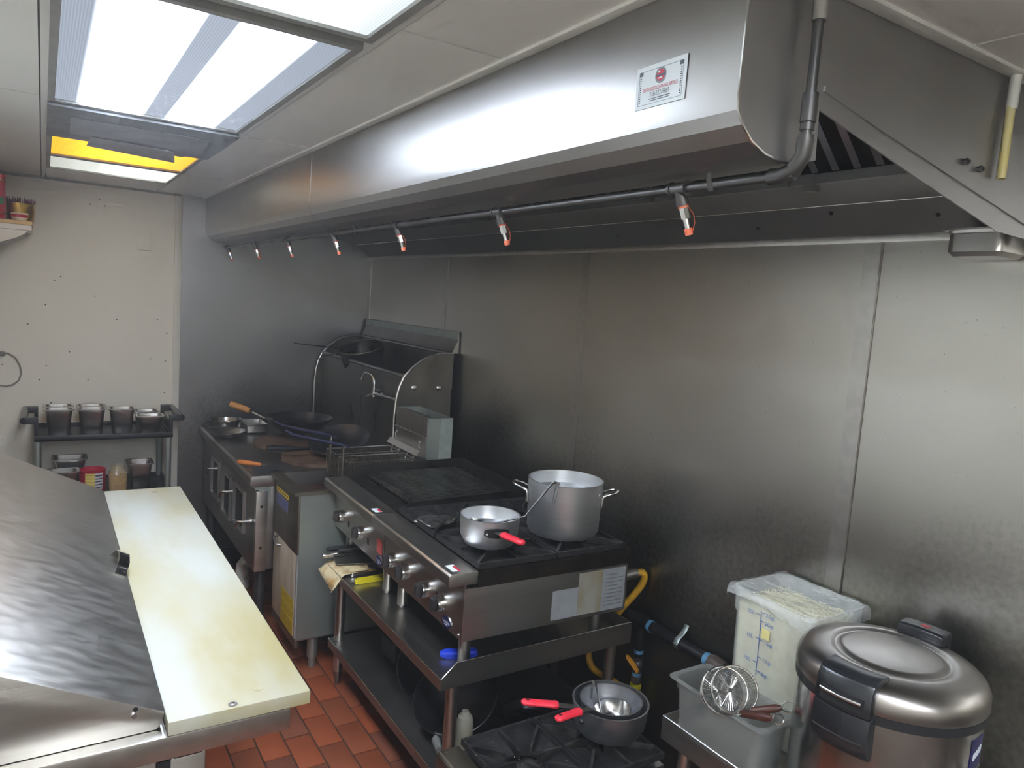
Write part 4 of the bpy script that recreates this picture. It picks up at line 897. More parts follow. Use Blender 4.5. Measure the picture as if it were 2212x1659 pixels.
def grate(cx, cy, z, s, root, sx=None):
    """cast iron burner grate: square plate with an octagonal opening and eight raised fins"""
    sx = sx or s; b = B(); hx, hy = sx / 2 - .002, s / 2 - .002
    sq = []
    for i in range(16):
        a = 2 * pi * i / 16; m_ = max(abs(cos(a)), abs(sin(a))); sq.append(Vector((cx + hx * cos(a) / m_, cy + hy * sin(a) / m_, 0)))
    oc = [Vector((cx + .52 * (p.x - cx) * (1 if True else 1), cy + .52 * (p.y - cy), 0)) for p in sq]
    oct_ = [Vector((cx + min(hx, hy) * .46 * cos(2 * pi * i / 16), cy + min(hx, hy) * .46 * sin(2 * pi * i / 16), 0)) for i in range(16)]
    up = lambda ring, zz: [Vector((p.x, p.y, zz)) for p in ring]
    b.loft([up(sq, z - .022), up(sq, z - .004), up([Vector((cx + .95 * (p.x - cx), cy + .95 * (p.y - cy), 0)) for p in sq], z - .004), up([Vector((cx + .93 * (p.x - cx), cy + .93 * (p.y - cy), 0)) for p in sq], z - .015), up(oct_, z - .026), up(oct_, z - .034)])
    g = obj('grate', b, IRON, root, local=True)
    f = B()
    for i in range(8):
        a = 2 * pi * i / 8 + pi / 8 * 0; m_ = max(abs(cos(a)) / hx, abs(sin(a)) / hy); R1 = .97 / m_; R0 = min(hx, hy) * (.30 if i % 2 == 0 else .50)
        d = Vector((cos(a), sin(a), 0)); n_ = Vector((-sin(a), cos(a), 0)) * .004; c = Vector((cx, cy, 0))
        f.prism([c + d * R0 - n_ + Vector((0, 0, z - .034)), c + d * R1 - n_ + Vector((0, 0, z - .022)), c + d * R1 - n_ + Vector((0, 0, z - .004)), c + d * (R0 + .03) - n_ + Vector((0, 0, z)), c + d * R0 - n_ + Vector((0, 0, z - .006))], n_ * 2)
    obj('grate_fins', f, IRON_W, g, local=True, kind='stuff')
    bu = B().lathe([(.0, z - .040), (.030, z - .040), (.040, z - .046), (.042, z - .056), (.0, z - .060)], (cx, cy, 0), n=24)
    obj('burner_head', bu, IRON_W, root, local=True)

HL = .648
hp = thing('hot_plate', 'stainless four burner gas hot plate on the equipment stand', 'gas range', (1.028, 1.862, SZ), RZ)
s1 = chassis(hp, HL)
obj('burner_tray', B().box(.100, .699, .004, HL - .004, .285, .290), SOOT, hp, local=True)
for cx in (.100 + .150, .100 + .447):
    for cy in (.163, .485): grate(cx, cy, .376, .318, hp, sx=.294)
for y in (2.413, 2.289, 2.118, 1.998): knob(.057, y - 1.862 + .006, .202, hp, rnd.uniform(.1, .5))
for y in (2.335, 2.052): obj('pilot_port', B().cyl((.0565, y - 1.862, .215), (.058, y - 1.862, .215), .007, n=12), DARKHOLE, hp, local=True)
badge(.105, .140 + .012, hp)
obj('panel_screw', B().sphere((.056, .022, .145), .004, 8), CHROME, hp, local=True)
for k in range(2): obj('gas_fitting', B().cyl((.09 , .50 + k * .05 - .02, .100), (.09, .50 + k * .05 - .02, .135), .008, n=12), GALV, hp, local=True)
def side_label(x0, x1, z0, z1, mt): return obj('side_label', B().box(x0 - 1.028, x1 - 1.028, -.0015, .0008, z0 - SZ, z1 - SZ), mt, hp, local=True)
side_label(1.415, 1.520, .690, .790, LABEL_GREY); side_label(1.521, 1.620, .690, .838, LABEL_OLD)
l3 = side_label(1.621, 1.722, .690, .838, LABEL_GREY)
for k in range(9): obj('label_text', B().box(1.635 - 1.028, (1.712 if k % 3 else 1.690) - 1.028, -.0019, -.0014, .815 - .0135 * k - SZ, .818 - .0135 * k - SZ), mat('faded_ink', '5f6266', .5), l3, local=True)
fq = PZ(935, 1120, SZ + .376) - Vector((1.028, 1.862, SZ))
obj('crumpled_foil', blob(fq.x, fq.y, .366, .075, .060, .016, 8, n=36, m_=6), mat('dirty_foil', '8d8c8a', .35, .9, '5a5855', (40, 40, 40), rvar=.08, bump=.4, bscale=(90, 90, 90)), hp, local=True)
nl = obj('nose_label', B().box(.022, .050, .020, .075, .3528, .3538), LABEL_W, hp, local=True)
obj('label_stripe', B().box(.040, .050, .020, .062, .3538, .3542), LABEL_R, nl, local=True)
obj('gas_inlet', B().cyl((.700, .10, .205), (.775, .10, .205), .017, n=14).cyl((.735, .10, .205), (.760, .10, .205), .022, n=8), STEEL, hp, local=True)

ang = Vector((-sin(RZ), cos(RZ), 0))
cb0 = Vector((1.028, 1.862, SZ)) + ang * (HL + .004)
CL = .592
cb = thing('charbroiler', 'stainless gas charbroiler with a sooty black grate tray', 'charbroiler', cb0, RZ)
chassis(cb, CL)
for y in (2.983, 2.746): knob(.057, y - cb0.y + .008, .204, cb, rnd.uniform(.1, .4))
for y in (2.925, 2.690): obj('pilot_port', B().box(.0565, .058, y - cb0.y - .014, y - cb0.y + .006, .175, .200), DARKHOLE, cb, local=True)
rl = obj('red_label', B().box(.0558, .0572, .022, .075, .178, .235), mat('faded_red_label', 'a83a38', .5, 0, 'b5504c', (60, 60, 60)), cb, local=True)
nl = obj('nose_label', B().box(.022, .050, .020, .070, .3528, .3538), LABEL_W, cb, local=True); obj('label_stripe', B().box(.040, .050, .020, .058, .3538, .3542), LABEL_R, nl, local=True)
badge(.044, .150, cb)
# splash walls of the tray
zr = .400
obj('tray_wall', B().prism([(.105, .003, .353), (.140, .003, .372), (.155, .003, .385), (.690, .003, zr), (.690, .003, .30), (.105, .003, .30)], (0, .004, 0)), SOOT, cb, local=True)
obj('tray_wall', B().prism([(.105, CL - .007, .353), (.140, CL - .007, .385), (.155, CL - .007, zr), (.690, CL - .007, zr + .008), (.690, CL - .007, .30), (.105, CL - .007, .30)], (0, .004, 0)), SOOT, cb, local=True)
obj('tray_back', B().box(.686, .690, .007, CL - .007, .30, zr + .004).box(.640, .690, .007, CL - .007, .355, .360), SOOT, cb, local=True)
obj('drip_tray', B().box(.105, .686, .007, CL - .007, .296, .302), SOOT, cb, local=True)
obj('grease_gutter', B().prism([(.118, .012, .335), (.190, .012, .345), (.190, .012, .338), (.118, .012, .328)], (0, CL - .024, 0)), SOOT, cb, local=True)
nb = 27; gb = B()
for k in range(nb):
    y = .040 + (CL - .080) * k / (nb - 1)
    gb.prism([(.190, y - .0045, .362), (.196, y - .0045, .374), (.630, y - .0045, .374), (.630, y - .0045, .358), (.190, y - .0045, .356)], (0, .009, 0))
for x in (.200, .34, .48, .62): gb.box(x, x + .012, .036, CL - .036, .348, .3605)
obj('grill_grate', gb, GRILLBAR, cb, local=True, kind='stuff')

# ------------------------------------------------------------------ pots on the hot plate
def vessel(t, cx, cy, z0, r, h, mt, base=.96, thick=.004, water=None, rnd_=.022):
    z1 = z0 + h; rb = r * base
    pr = [(0, z0), (rb - rnd_, z0), (rb - rnd_ * .4, z0 + rnd_ * .25), (rb, z0 + rnd_), (r, z1 - .006), (r + .0015, z1), (r - thick, z1), (r - thick - .001, z1 - .008), (rb - thick, z0 + rnd_ * 1.2), (rb - rnd_, z0 + thick), (0, z0 + thick)]
    obj('pot_body', B().lathe(pr, (cx, cy, 0), n=56), mt, t)
    if water: obj(water[0], B().lathe([(0, water[1]), (r - thick - .002, water[1])], (cx, cy, 0), n=48), water[2], t)
WATER = mat('pot_water', '2c3032', 0.08, 0.0, '33373a', (5, 5, 5), spec=.7)
GZ = SZ + .376 + .001
sp = thing('stock_pot', 'large aluminium stock pot with two loop handles on the hot plate', 'pot', (1.565, 2.025, GZ))
vessel(sp, 1.565, 2.025, GZ, .133, 1.120 - GZ, ALU, water=('water', 1.075, WATER))
for s in (-1, 1):
    d = Vector((.79, -.61, 0)) * s; n_ = Vector((.61, .79, 0)); c = Vector((1.565, 2.025, 0)); R_ = .133
    pts = []
    for w_, o_, z in ((-.036, .001, 1.035), (-.036, .003, 1.062), (-.036, .006, 1.074), (-.033, .026, 1.084), (-.028, .044, 1.089), (-.014, .050, 1.092), (.014, .050, 1.092), (.028, .044, 1.089), (.033, .026, 1.084), (.036, .006, 1.074), (.036, .003, 1.062), (.036, .001, 1.035)):
        base = R_ - (1 - math.sqrt(max(0, 1 - (w_ / R_) ** 2))) * R_
        pts.append(c + d * (base + o_ + .002) + n_ * w_ + Vector((0, 0, z)))
    hd = obj('loop_handle', B().tube(pts, .0052, 10), STEEL_BRIGHT, sp)
    rv = B()
    for w_ in (-.036, .036):
        base = R_ * math.sqrt(1 - (w_ / R_) ** 2)
        for z in (1.040, 1.056): rv.sphere(c + d * (base + .006) + n_ * w_ + Vector((0, 0, z)), .0042, 8)
    obj('rivets', rv, STEEL_BRIGHT, hd, kind='stuff')
def sleeve_handle(t, p0, p1, p2, side, plate=STEEL_DARK, rot=None):
    """flat steel shank from p0 to p1, then a red silicone sleeve to p2"""
    side = Vector(side).normalized(); d = (p2 - p0).normalized(); up = side.cross(d).normalized(); up = up if up.z > 0 else -up
    obj('shank', B().strip([p0, p1 + d * .02], side * .010, up * .004), plate, t)
    L_ = p2 - p1; rings = []
    for f_, w_, h_ in ((0, .0135, .009), (.06, .0165, .0105), (.15, .0145, .0095), (.5, .0135, .009), (.8, .0140, .009), (.94, .0125, .0085), (1.0, .006, .004)):
        c = p1 + L_ * f_ + up * .002; rings.append([c + side * w_ * cos(2 * pi * i / 14) + up * h_ * sin(2 * pi * i / 14) for i in range(14)])
    sl = obj('red_sleeve', B().loft(rings, True, True), RED, t)
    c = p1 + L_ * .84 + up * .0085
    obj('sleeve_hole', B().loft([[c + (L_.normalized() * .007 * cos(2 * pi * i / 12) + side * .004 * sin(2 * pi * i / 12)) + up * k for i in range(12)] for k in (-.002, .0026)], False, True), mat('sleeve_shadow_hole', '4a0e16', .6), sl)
sc = thing('saucepan', 'aluminium saucepan with a red sleeved handle at the hot plate front', 'saucepan', (1.246, 2.004, GZ))
vessel(sc, 1.246, 2.004, GZ, .100, 1.027 - GZ, ALU, base=.95, water=('water', .985, WATER), rnd_=.036)
C0 = Vector((1.246, 2.004, 0)); phi = radians(253); dv = Vector((cos(phi), sin(phi), 0)); sv = Vector((-sin(phi), cos(phi), 0))
pl = B()
for k in range(7):
    pass
arcp = [C0 + Vector(((.0995) * cos(phi + a), (.0995) * sin(phi + a), .990)) for a in [radians(x) for x in range(-24, 25, 6)]]
obj('handle_plate', B().loft([[p + Vector((0, 0, -h)), p + Vector((0, 0, h)), p + (p - C0).normalized() * .004 + Vector((0, 0, h)), p + (p - C0).normalized() * .004 + Vector((0, 0, -h))] for p, h in zip(arcp, (.006, .011, .013, .013, .014, .013, .013, .011, .006))], True, True), PIPE_B, sc)
rv = B()
for a in (-18, 16): rv.sphere(C0 + Vector((.104 * cos(phi + radians(a)), .104 * sin(phi + radians(a)), .989)), .0058, 10)
obj('rivets', rv, STEEL_BRIGHT, sc, kind='stuff')
phi2 = radians(270); dh = Vector((cos(phi2), sin(phi2), 0))
p0 = C0 + dv * .102 + Vector((0, 0, .994)); p1 = p0 + dh * .035 + Vector((0, 0, .004)); p2 = p0 + dh * .150 + Vector((0, 0, .014))
sleeve_handle(sc, p0, p1, p2, Vector((0, 0, 1)).cross(dh))
# ladle standing in the saucepan
la = thing('ladle', 'steel ladle with a hooked handle standing in the saucepan', 'ladle', (1.25, 2.0, .94))
lt = PY(1193, 1044, 1.90); lr = Vector((1.262 + .068, 1.985 - .062, 1.034)); lb_ = Vector((1.228, 2.028, .985))
MB_ = Matrix.Translation((1.225, 2.030, .965)) @ Matrix.Rotation(radians(20), 4, 'Y')
obj('ladle_bowl', B().lathe([(0, 0), (.020, .002), (.038, .012), (.046, .030), (.0475, .030), (.039, .010), (.020, 0), (0, -.002)], n=32).xf(MB_), STEEL_BRIGHT, la)
hk = PY(1205, 1044, 1.885); he = PY(1196, 1086, 1.872)
obj('ladle_handle', B().tube([lb_ + Vector((.03, -.03, .01)), lr, lr + (lt - lr) * .5, lt, lt + (hk - lt) * .5 + Vector((0, 0, .003)), hk, hk + (he - hk) * .5, he], [(.0032, .0032), (.0036, .0036), (.004, .004), (.004, .0045), (.003, .006), (.003, .0065), (.003, .0065), (.003, .005)], 8), PIPE, la)

# ------------------------------------------------------------------ tools on the stand top
pp = thing('paper_liner', 'greasy parchment paper hanging over the stand corner', 'paper', (1.10, 2.95, SZ))
pr_ = random.Random(9); g = B(); nx, ny = 12, 9
grid = []
for i in range(nx + 1):
    row = []
    for j in range(ny + 1):
        x = 1.005 + .185 * i / nx; y = 2.800 + .195 * j / ny
        z = SZ + .010 + pr_.uniform(-.004, .006)
        if x < SX0 + .004: z = SZ + .004 - (SX0 + .004 - x) * (1.6 - .10 * j) + pr_.uniform(-.003, .003)
        if j == 0 or i == nx: x += pr_.uniform(-.008, .008); y += pr_.uniform(-.010, .010)
        row.append(g.bm.verts.new((x, y, z)))
    grid.append(row)
for i in range(nx):
    for j in range(ny): g.bm.faces.new((grid[i][j], grid[i + 1][j], grid[i + 1][j + 1], grid[i][j + 1]))
po = obj('paper_sheet', g, PAPER, pp, angle=60)
sm = po.modifiers.new('thick', 'SOLIDIFY'); sm.thickness = .001
bt = thing('tray', 'dented dark steel tray behind the parchment on the stand', 'tray', (1.12, 2.95, SZ))
obj('tray_body', B().prism([(1.052, 2.905, SZ + .020), (1.060, 2.965, SZ + .028), (1.095, 3.000, SZ + .032), (1.230, 3.000, SZ + .032), (1.230, 2.860, SZ + .020)], (0, 0, .003)), STEEL_DARK, bt)
obj('tray_rim', B().tube([(1.052, 2.905, SZ + .024), (1.060, 2.965, SZ + .040), (1.095, 3.000, SZ + .048), (1.230, 3.000, SZ + .046)], .003, 6), STEEL, bt)
tl = thing('kitchen_spatula', 'steel handled spatula lying on the parchment', 'spatula', (1.1, 2.88, SZ + .03))
a0, a1 = PZ(697, 1200, SZ + .045), PZ(758, 1195, SZ + .040)
obj('tool_handle', B().tube([a0, a0 + (a1 - a0) * .1, a0 + (a1 - a0) * .7, a1, a1 + (a1 - a0) * .9], [.008, .0115, .010, .006, .005], 12), STEEL_BRIGHT, tl)
tl2 = thing('black_tool', 'charred black handled tool beside the steel spatula', 'utensil', (1.1, 2.93, SZ + .03))
a0, a1 = PZ(706, 1187, SZ + .050), PZ(775, 1180, SZ + .047)
obj('tool_handle', B().tube([a0, a0 + (a1 - a0) * .15, a0 + (a1 - a0) * .8, a1], [.007, .011, .010, .007], 12), BLACK, tl2)
def tongs(name, label, q0, q1, mt, gap, hgt):
    t = thing(name, label, 'tongs', (q0.x, q0.y, SZ))
    d = (q1 - q0).normalized(); s = Vector((-d.y, d.x, 0)); L_ = (q1 - q0).length; up = Vector((0, 0, hgt))
    for sg in (-1, 1):
        pts = [q0 + s * sg * .004, q0 + d * .012 + s * sg * gap * .9, q0 + d * .035 + s * sg * gap * .55, q0 + d * L_ * .6 + s * sg * gap, q0 + d * L_ + s * sg * gap * 1.15]
        obj('tong_arm', B().strip(pts, up, s * sg * .0016), mt, t)
    obj('spring_loop', B().tube([q0 + s * .009 * cos(a) - d * .006 * sin(a) for a in [pi * k / 8 for k in range(9)]], [(hgt, .0012)] * 9, 8, flat=(0, 0, 1)), mt, t)
tongs('tongs', 'yellow coated tongs at the stand front under the hot plate', PZ(770, 1256, SZ + .012), PZ(850, 1243, SZ + .012), YELLOW, .011, .010)
tongs('tongs', 'bare steel tongs beside the yellow pair', PZ(760, 1241, SZ + .010), PZ(850, 1226, SZ + .010), STEEL_BRIGHT, .009, .006)
bs = thing('scraper', 'blue plastic handled scraper on the stand by the hot plate leg', 'scraper', (1.16, 2.0, SZ))
b0, b1 = PZ(950, 1413, SZ + .012), PZ(1030, 1408, SZ + .012)
dd = (b1 - b0).normalized(); ss = Vector((-dd.y, dd.x, 0))
rings = []
for f_, w_, h_ in ((0, .005, .004), (.04, .010, .008), (.16, .018, .011), (.5, .019, .011), (.9, .018, .010), (1, .012, .007)):
    c = b0 + (b1 - b0) * f_; rings.append([c + ss * w_ * a + Vector((0, 0, h_ * b_)) for a, b_ in ((-1, -1), (1, -1), (1, .4), (.7, 1), (-.7, 1), (-1, .4))])
obj('scraper_handle', B().loft(rings, True, True), BLUE, bs, angle=20)
obj('scraper_blade', B().box(b1.x - .01, b1.x + .10, b1.y - .03, b1.y + .035, SZ + .004, SZ + .006), STEEL, bs)

# ------------------------------------------------------------------ things on the undershelf
UZ = .2055
bb = thing('storage_box', 'black plastic box at the back of the undershelf', 'box', (1.275, 2.70, UZ))
obj('box_body', pan_mesh(1.275, 2.70, UZ, .13, .15, .105, rim=.004, r=.012, taper=.92), BLACK, bb)
w4, M4 = wok('wok', 'grey worn wok leaning on edge on the undershelf', 1.30, 2.47, UZ + .060, .140, .055, tilt=(radians(62), radians(-12)), mt=STEEL_DARK)
w5, M5 = wok('wok', 'wide black wok tilted on the undershelf', 1.262, 2.150, UZ + .052, .150, .085, tilt=(radians(18), radians(-24)), mt=WOK)
MM = bpy.data.objects[w5.name]
ts = thing('turner', 'black handled turner with a yellowed blade lying across the black wok', 'turner', (1.2, 2.05, UZ + .1))
t0, t1, t2 = PX(862, 1584, 1.105), PX(945, 1549, 1.235), PX(985, 1545, 1.300)
obj('turner_handle', B().tube([t0, t0 + (t1 - t0) * .1, t0 + (t1 - t0) * .6, t1], [.007, .0095, .008, .006], 10), BLACK, ts)
obj('turner_blade', B().prism([t1 + Vector((-.012, .022, .004)), t2 + Vector((0, .030, .004)), t2 + Vector((.02, -.020, 0)), t1 + Vector((.012, -.012, 0))], (0, 0, .004)), mat('yellowed_nylon', '9c8a4a', .5, 0, 'ab9a5a', (20, 20, 20)), ts)
sq = thing('squeeze_bottle', 'clear squeeze bottle of pale oil on the undershelf', 'bottle', (1.196, 1.995, UZ))
qb = (1.196, 1.995)
obj('bottle_body', B().lathe([(0, UZ), (.026, UZ), (.029, UZ + .006), (.029, UZ + .115), (.024, UZ + .132), (.014, UZ + .138), (.012, UZ + .15)], (*qb, 0), n=28), BOTTLE, sq)
obj('oil', B().lathe([(0, UZ + .002), (.0265, UZ + .003), (.0268, UZ + .080), (0, UZ + .081)], (*qb, 0), n=24), mat('pale_oil', 'a8a15c', 0.3, 0, 'b5ae68', (10, 10, 10)), sq)
fp = thing('frying_pan', 'black frying pan with a grey handle on the undershelf front', 'frying pan', (1.24, 1.99, UZ))
obj('pan_body', B().lathe([(0, UZ), (.085, UZ), (.105, UZ + .032), (.108, UZ + .032), (.087, UZ + .003), (0, UZ + .003)], (1.285, 2.05, 0), n=40), WOK, fp)
h0, h1 = PZ(938, 1590, UZ + .040), PZ(950, 1622, UZ + .045)
obj('grey_handle', B().tube([Vector((1.20, 1.995, UZ + .028)), h0, h0 + (h1 - h0) * .3, h1], [.008, .013, .015, .012], 12), mat('grey_silicone', '6d6d6a', .5), fp)
fp2 = thing('frying_pan', 'frying pan with a pale grey handle behind the squeeze bottle', 'frying pan', (1.42, 2.0, UZ))
obj('pan_body', B().lathe([(0, UZ), (.075, UZ), (.092, UZ + .030), (.095, UZ + .030), (.077, UZ + .003), (0, UZ + .003)], (1.50, 2.06, 0), n=40), WOK, fp2)
h0, h1 = PZ(1020, 1602, UZ + .045), PZ(1040, 1594, UZ + .045)
obj('grey_handle', B().tube([Vector((1.425, 2.01, UZ + .03)), h1, h0], [.008, .012, .012], 12), mat('pale_grey_silicone', '868682', .5), fp2)
# ------------------------------------------------------------------ gas line on the wall
gp = thing('gas_pipe', 'black iron gas pipe with blue taped joints along the steel wall', 'pipe', (1.885, 1.9, .3))
GX, GZp = 1.885, .580
obj('pipe_run', B().cyl((GX, 2.70, GZp), (GX, 1.500, GZp), .0205, n=18), PIPE_B, gp)
yT = PX(1385, 1350, GX).y
obj('tee', B().cyl((GX, yT + .045, GZp), (GX, yT - .035, GZp), .027, n=18).cyl((GX, yT, GZp), (GX, yT, GZp - .05), .020, n=18), PIPE_B, gp)
y1_ = PX(1408, 1343, GX).y; y2_ = PX(1530, 1420, GX).y; y3_ = PX(1572, 1437, GX).y
obj('blue_tape', B().cyl((GX, y1_ + .008, GZp), (GX, y1_ - .006, GZp), .0225, n=18), BLUE_T, gp)
obj('blue_tape', B().cyl((GX, y2_ + .010, GZp), (GX, y2_ - .012, GZp), .0225, n=18), BLUE_T, gp)
obj('reducer', B().tube([(GX, y2_ - .010, GZp), (GX, y2_ - .025, GZp), (GX, y2_ - .060, GZp - .002), (GX, y2_ - .085, GZp - .006)], [.024, .028, .027, .018], 18), mat('brown_fitting', '4a3f38', .6, 0, '5b4e46', (30, 30, 30)), gp)
obj('blue_tape', B().cyl((GX, y2_ - .083, GZp - .006), (GX, y2_ - .100, GZp - .008), .017, n=14), BLUE_T, gp)
obj('pipe_tail', B().cyl((GX, y2_ - .098, GZp - .008), (GX, .9, GZp - .012), .013, n=14), PIPE_B, gp)
ys = PX(1470, 1372, GX).y
obj('pipe_strap', B().tube([(GX + .028, ys, GZp + .062), (GX + .020, ys, GZp + .046), (GX + .004, ys, GZp + .030), (GX - .014, ys, GZp + .018), (GX - .0225, ys, GZp), (GX - .016, ys, GZp - .016), (GX, ys, GZp - .0225)], [(.010, .0012)] * 7, 8, flat=(0, 1, 0)), GALV, gp)
dx, dy = GX, yT
obj('drop_nipple', B().cyl((dx, dy, GZp - .03), (dx, dy, .44), .0155, n=16), PIPE_B, gp)
obj('blue_tape', B().cyl((dx, dy, .455), (dx, dy, .468), .0175, n=16), BLUE_T, gp)
vb = obj('ball_valve', B().cyl((dx, dy, .38), (dx, dy, .44), .018, n=8).sphere((dx, dy, .412), .023, 12), PIPE, gp)
obj('valve_lever', B().prism([(dx - .034, dy + .030, .428), (dx - .028, dy + .034, .438), (dx - .028, dy - .004, .424), (dx - .026, dy - .030, .404), (dx - .034, dy - .032, .396), (dx - .036, dy - .006, .412)], (.008, 0, 0)), mat('orange_lever', 'c98a1e', .4), vb)
obj('blue_tape', B().cyl((dx, dy, .366), (dx, dy, .380), .0175, n=16), BLUE_T, gp)
obj('steel_nut', B().cyl((dx, dy, .340), (dx, dy, .366), .020, n=8), STEEL_DARK, gp)
cn = B()
for k in range(4): cn.cyl((dx, dy, .335 - .018 * k), (dx, dy, .320 - .018 * k), .021 - .001 * k, .022 - .001 * k, n=16)
obj('hose_end', cn, mat('yellow_connector', 'b9b41e', .4, 0, 'cfc92a', (10, 10, 10)), gp)
gh = thing('gas_hose', 'yellow coated gas hose bending down behind the hot plate', 'hose', (1.83, 1.95, .4))
g0 = Vector((1.028, 1.862, SZ)) + Vector((.775 * cos(RZ) - .10 * sin(RZ), .775 * sin(RZ) + .10 * cos(RZ), .205))
obj('elbow_fitting', B().tube([g0, g0 + Vector((.035, 0, .004)), g0 + Vector((.062, -.004, .004))], [.018, .020, .018], 12), STEEL_DARK, gh)
hp0 = g0 + Vector((.060, -.004, .004))
hpts = [hp0, hp0 + Vector((.022, -.006, .004)), hp0 + Vector((.034, -.010, -.012)), hp0 + Vector((.030, -.004, -.045)), hp0 + Vector((.012, .018, -.095)), hp0 + Vector((-.008, .045, -.145)), hp0 + Vector((-.010, .12, -.25)), hp0 + Vector((-.02, .20, -.36)), hp0 + Vector((-.03, .17, -.44)), hp0 + Vector((.0, .06, -.46)), Vector((dx, dy, .262))]
sm_ = []
for i in range(len(hpts) - 1):
    a_, b_, c_, d_ = hpts[max(i - 1, 0)], hpts[i], hpts[i + 1], hpts[min(i + 2, len(hpts) - 1)]
    for k in range(5):
        t = k / 5; sm_.append(.5 * ((2 * b_) + (c_ - a_) * t + (2 * a_ - 5 * b_ + 4 * c_ - d_) * t * t + (3 * b_ - a_ - 3 * c_ + d_) * t ** 3))
obj('hose', B().tube(sm_ + [hpts[-1]], .0135, 12), HOSE, gh)

# ------------------------------------------------------------------ low two burner hot plate in front of the stand
LX, LY0, LY1, LZ = .940, 1.388, 1.712, .452
lh = thing('low_hot_plate', 'grimy two burner hot plate standing low beside the stand', 'gas range', (1.23, 1.55, 0))
obj('body', B().box(LX + .045, 1.515, LY0 + .004, LY1 - .004, .24, LZ - .022), STEEL_DARK, lh, bevel=.003)
obj('nose', B().prism([(LX + .008, LY0, LZ - .004), (LX, LY0, LZ - .012), (LX, LY0, LZ - .052), (LX + .07, LY0, LZ - .052), (LX + .07, LY0, LZ - .004)], (0, LY1 - LY0, 0)), STEEL_RUST, lh, bevel=.003)
obj('deck', B().box(LX + .070, 1.515, LY0, LY1, LZ - .060, LZ - .052), SOOT, lh)
for s_ in (LX + .076 + .108, LX + .076 + .108 + .268 + .004):
    pass
W2 = (1.515 - LX - .074) / 2
for k in range(2): grate(LX + .073 + W2 * (k + .5), (LY0 + LY1) / 2, LZ + .020, LY1 - LY0 - .002, lh, sx=W2 - .002)
for o in lh.children:
    if o.name.startswith(('grate', 'burner_head')): o.matrix_parent_inverse = WORLD[lh.name].inverted()
for x in (LX + .08, 1.48):
    for y in (LY0 + .03, LY1 - .03): obj('leg', B().cyl((x, y, 0), (x, y, .245), .018, n=14), STEEL, lh)
for y in (1.47, 1.63):
    kk = obj('knob', B().cyl((LX + .046, y, .32), (LX + .020, y, .32), .024, .022, n=20), STEEL_BRIGHT, lh)
cr = B(); r_ = random.Random(11)
for k in range(40):
    x, y = r_.uniform(LX + .01, 1.3), r_.uniform(LY0 + .01, LY1 - .01); z = LZ - .004 if x < LX + .07 else LZ + .016
    cr.sphere((x, y, z), r_.uniform(.0007, .0018), 5)
obj('crumbs', cr, mat('crumbs', '8a7f66', .8), lh, kind='stuff')
# nested saucepans with red sleeves and a ladle
PZ0 = LZ + .021
n1 = thing('saucepan', 'large saucepan holding a smaller pan on the low hot plate', 'saucepan', (1.426, 1.544, PZ0))
vessel(n1, 1.426, 1.544, PZ0, .113, .572 - PZ0, ALU_DARK, base=.94, rnd_=.036)
C1 = Vector((1.426, 1.544, 0)); V1 = (Vector((1.426, 1.544, 0))).normalized(); Lf = Vector((-V1.y, V1.x, 0)); To = -V1
d1 = (Lf * .93 + To * .36).normalized()
e0 = C1 + d1 * .113 + Vector((0, 0, .552)); e1 = e0 + d1 * .050 + Vector((0, 0, .008)); e2 = e0 + d1 * .160 + Vector((0, 0, .022))
sleeve_handle(n1, e0, e1, e2, Vector((0, 0, 1)).cross(d1))
d1b = (Lf * .70 + To * .72).normalized(); q = C1 + d1b * .111 + Vector((0, 0, .535))
obj('handle_rivet', B().sphere(q, .0085, 10), BLACK_G, n1)
n2 = thing('saucepan', 'smaller red handled saucepan nested inside the large one', 'saucepan', (1.426, 1.544, PZ0 + .005))
vessel(n2, 1.428, 1.545, PZ0 + .006, .092, .574 - PZ0 - .006, ALU_DARK, base=.86, rnd_=.026)
d2 = (Lf * .60 + To * .80).normalized()
f0 = C1 + d2 * .092 + Vector((0, 0, .572)); f1 = f0 + d2 * .048 + Vector((0, 0, .010)); f2 = f0 + d2 * .145 + Vector((0, 0, .020))
sleeve_handle(n2, f0, f1, f2, Vector((0, 0, 1)).cross(d2))
n3 = thing('ladle', 'round steel ladle lying in the nested saucepans', 'ladle', (1.43, 1.54, PZ0 + .02))
MLd = Matrix.Translation((1.440, 1.540, PZ0 + .022)) @ Matrix.Rotation(radians(-12), 4, 'Y')
obj('ladle_bowl', B().lathe([(0, 0), (.026, .003), (.046, .018), (.057, .044), (.0585, .044), (.048, .016), (.027, .001), (0, -.002)], n=36).xf(MLd), STEEL_BRIGHT, n3)
j0 = Vector((1.405, 1.560, PZ0 + .058)); j1 = PY(1287, 1474, 1.60)
obj('ladle_handle', B().tube([j0, j0 + (j1 - j0) * .6, j1, j1 + Vector((-.006, .006, .0)), j1 + Vector((-.008, .008, -.05))], [(.003, .006), (.003, .011), (.003, .011), (.003, .011), (.003, .010)], 8, flat=(-.7, .7, 0)), STEEL_BRIGHT, n3)

